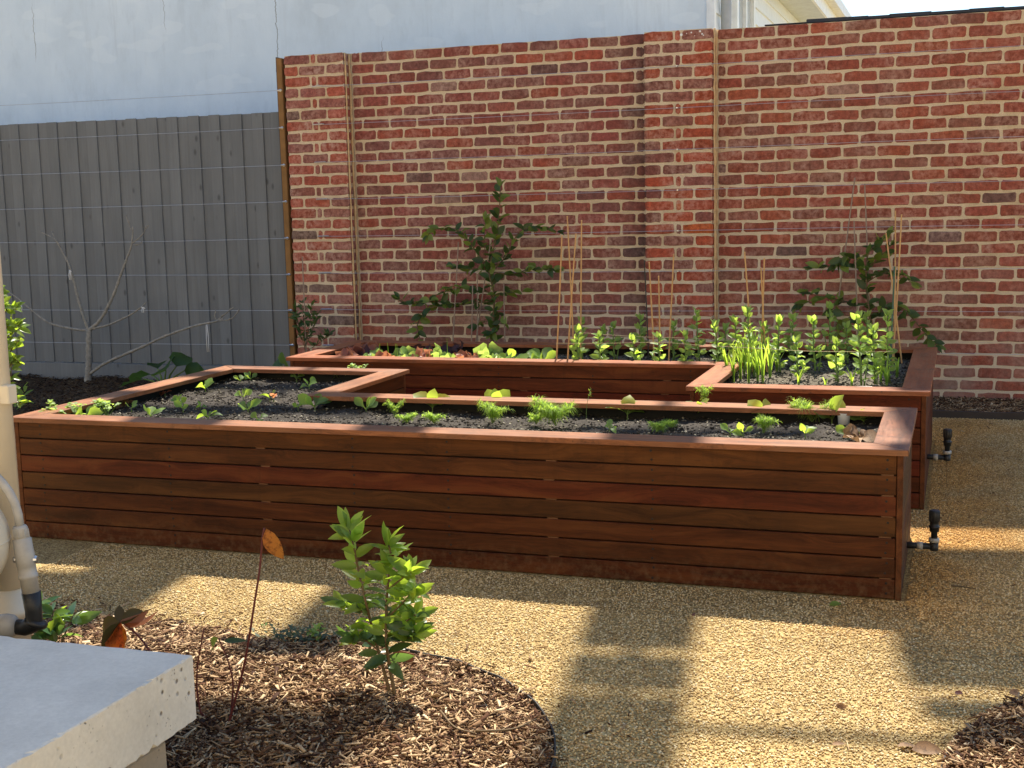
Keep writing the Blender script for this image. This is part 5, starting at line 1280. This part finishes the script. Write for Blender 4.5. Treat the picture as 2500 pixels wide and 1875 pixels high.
# ---- bay shrub
y = -6.52; bay = thing('bay_shrub', gp(957, 1690, 0.085), 'young bay shrub with bright top leaves in the round mulch bed', 'shrub')
bstems = [([(955,1712),(951,1690),(938,1640),(912,1545),(893,1470),(876,1395),(862,1330),(852,1290)], .006, .0025), ([(966,1712),(963,1690),(950,1620),(943,1560),(944,1480),(948,1420),(955,1370),(950,1330)], .0065, .0025),
          ([(922,1585),(885,1560),(862,1562)], .003, .002), ([(944,1600),(975,1572),(1000,1558),(1012,1540)], .0035, .002), ([(900,1500),(868,1488),(840,1480)], .0035, .002), ([(944,1510),(985,1470),(1010,1440)], .003, .002), ([(946,1440),(985,1410),(1005,1395)], .003, .002), ([(945,1530),(985,1520),(1015,1500)], .003, .002)]
R_ = random.Random(15); crvs = []
for pts, r0, r1 in bstems:
    crv = polyl([wp(u, v, y + (R_.uniform(-.035, .035) if k > 2 else 0)) for k, (u, v) in enumerate(pts)], 6); crvs.append(crv)
    mb = MB(); mb.tube(crv, taper(len(crv), r0, r1), 7); mb.build('stem', M['brownstem'], bay, True)
def bayleaf(p, d, L, young, w=1.0): leaf(bay, 'oval', 'bay' if young else 'bayo', p, d, L, w, roll=R_.uniform(-.9, .9))
for si, crv in enumerate(crvs):
    az = R_.uniform(0, 6.28); n = len(crv)
    for k in range(n):
        p = crv[k]
        if si < 2 and p.z < 0.175: continue
        if si >= 2 and k < n*0.35: continue
        az += 2.4; young = p.z > 0.36 or (p.z > 0.26 and R_.random() < 0.5)
        e = 0.15 + (0.75 if p.z > 0.45 else 0.35)*R_.random()
        if p.z < 0.22: e -= 0.45
        bayleaf(p, dirv(az, e), R_.uniform(0.060, 0.086), young, R_.uniform(0.75, 1.05))
        if R_.random() < 0.6: bayleaf(p, dirv(az + 2.6, e + R_.uniform(-.2, .3)), R_.uniform(0.06, 0.085), young, 0.85)
    tip = crv[-1]
    for k in range(5): bayleaf(tip - Vector((0, 0, .004*k)), dirv(k*2.4 + si, R_.uniform(0.6, 1.35) if si < 2 else R_.uniform(0.1, 0.9)), R_.uniform(0.055, 0.078), tip.z > 0.24, 0.85)
tg = gp(981, 1617, .06); t = thing('plant_tag', tg, 'rust brown plant tag standing behind the bay shrub', 'plant tag')
mb = MB(); mb.cbox(-0.036, -0.002, -0.03, 0.036, 0.002, 0.036, 0.001); mb.build('plate', M['tag'], t, mat4=Matrix.Translation(tg) @ Matrix.Rotation(0.15, 4, 'Y') @ Matrix.Rotation(-0.25, 4, 'X'))

# ---- red stemmed autumn plants
y = -6.86; rs = thing('dogwood', gp(541, 1847, .05), 'tall thin red stem carrying a single orange leaf', 'shrub')
S1 = polyl([wp(u, v, y) for u, v in ((541,1850),(560,1760),(590,1650),(606,1570),(620,1480),(634,1390),(640,1320),(645,1290))], 6)
mb = MB(); mb.tube(S1, taper(len(S1), .0038, .0026), 6); mb.build('stem', M['redstem'], rs, True)
leaf(rs, 'oval', 'orange', S1[-1] + Vector((0.006, 0, 0.0)), (0.45, -0.1, -1), 0.10, 1.15, up=(0.3, -1, 0), roll=0.2)
rs2 = thing('dogwood', gp(557, 1790, .05), 'short forked red stems with one yellowing leaf beside the concrete slab', 'shrub')
for pts in ([(556,1800),(566,1720),(568,1660),(552,1600),(533,1558)], [(509,1806),(490,1740),(481,1680),(483,1620),(498,1534)], [(556,1815),(520,1775),(488,1735)]):
    c_ = polyl([wp(u, v, y + .02) for u, v in pts], 6); mb = MB(); mb.tube(c_, taper(len(c_), .0032, .0018), 6); mb.build('stem', M['redstem'], rs2, True)
leaf(rs2, 'lance', 'citrusy', wp(533,1558,y), (-0.8, 0, -0.5), 0.075, 1.3, roll=0.3); leaf(rs2, 'lance', 'bayo', wp(545,1565,y), (1, 0.2, 0.1), 0.07, 1.0); leaf(rs2, 'lance', 'dry', wp(505,1590,y), (-0.1, -0.2, -1), 0.03, 1.2)
y = -6.72; b = wp(368, 1640, y); rs3 = thing('dogwood', b, 'drooping orange and bronze leaves on a red stem behind the slab', 'shrub')
c_ = polyl([wp(u, v, y) for u, v in ((385,1640),(366,1590),(330,1545),(301,1522),(292,1518))], 6); mb = MB(); mb.tube(c_, taper(len(c_), .0034, .002), 6); mb.build('stem', M['redstem'], rs3, True)
p = c_[-2]
for d, L, w, m_, rl in (((-0.9,-.2,-.25),.10,1.3,'olivelf',0.2),((-1,-.3,-.85),.12,1.25,'orange',0.5),((-.15,-.3,-1),.105,1.6,'orange',-0.1),((.25,-.2,-1),.09,1.4,'orange',0.6),((.7,.1,.35),.085,1.3,'olivelf',-.5),((.9,-.2,.1),.10,0.9,'redlet',.9),((-.3,.4,.5),.06,1.2,'olivelf',.4),((1,.3,-.2),.12,.7,'redlet',1.2),((-.5,-.5,-1),.10,1.2,'olivelf',-.7)):
    leaf(rs3, 'oval', m_, p, d, L, w, up=(0.1, -1, 0.35), roll=rl)

# ---- litter
def litter(u, v, z, L, shape, mat, label, w=1.2, az=None):
    p = gp(u, v, z); t = leaf(None, shape, mat, p, dirv(pr.uniform(0, 6.28) if az is None else az, 0.12), L, w, roll=pr.uniform(-.5, .5), name='fallen_leaf'); tag(t, label, 'leaf', 'fallen leaves')
litter(2024, 1477, .006, .045, 'bean', 'brassica', 'small green leaf fallen in front of the front bed', az=0.2)
litter(2225, 1830, .010, .09, 'bean', 'dry', 'large curled dry leaf near the bottom right mulch', 0.9, az=0.2); litter(2190, 1822, .01, .07, 'oval', 'dry', 'narrow dry leaf left of the large curled one', az=0.4)
litter(2040, 1722, .008, .035, 'oval', 'dry', 'small dry leaf on the right sunlit gravel'); litter(2030, 1816, .008, .04, 'lance', 'dry', 'straw coloured leaf at the bottom of the sunlit gravel', az=0.05)
litter(1695, 1503, .008, .022, 'bean', 'darklet', 'dark leaf speck on the gravel left of the right light patch'); litter(2490, 1690, .03, .045, 'oval', 'dry', 'dry leaf on the right mulch edge'); litter(2330, 1690, .008, .03, 'oval', 'darklet', 'dark leaf in the light streak on the right gravel')
litter(880, 1635, .10, .06, 'bean', 'dry', 'pale curled leaf left of the bay stems', 1.3); litter(915, 1665, .09, .04, 'oval', 'grey_green', 'grey green leaf lying left of the bay stems')
for (pts, l) in (([(2322,1430),(2350,1432),(2382,1438)], 'dark twig on the orange brown gravel right of the front bed'), ([(1160,1785),(1250,1780),(1310,1755)], 'long curved twig on the mulch near the edging'), ([(1075,1735),(1110,1775),(1160,1790)], 'short bent twig on the mulch right of the bay stems')):
    mb = MB(); zz = .006 if pts[0][1] < 1500 else .085; c_ = polyl([gp(u, v, zz) for u, v in pts], 5); mb.tube(c_, taper(len(c_), .0035, .002), 5); o = mb.build('twig', M['brownstem'], None, True); tag(o, l, 'twig', 'twigs on the ground')
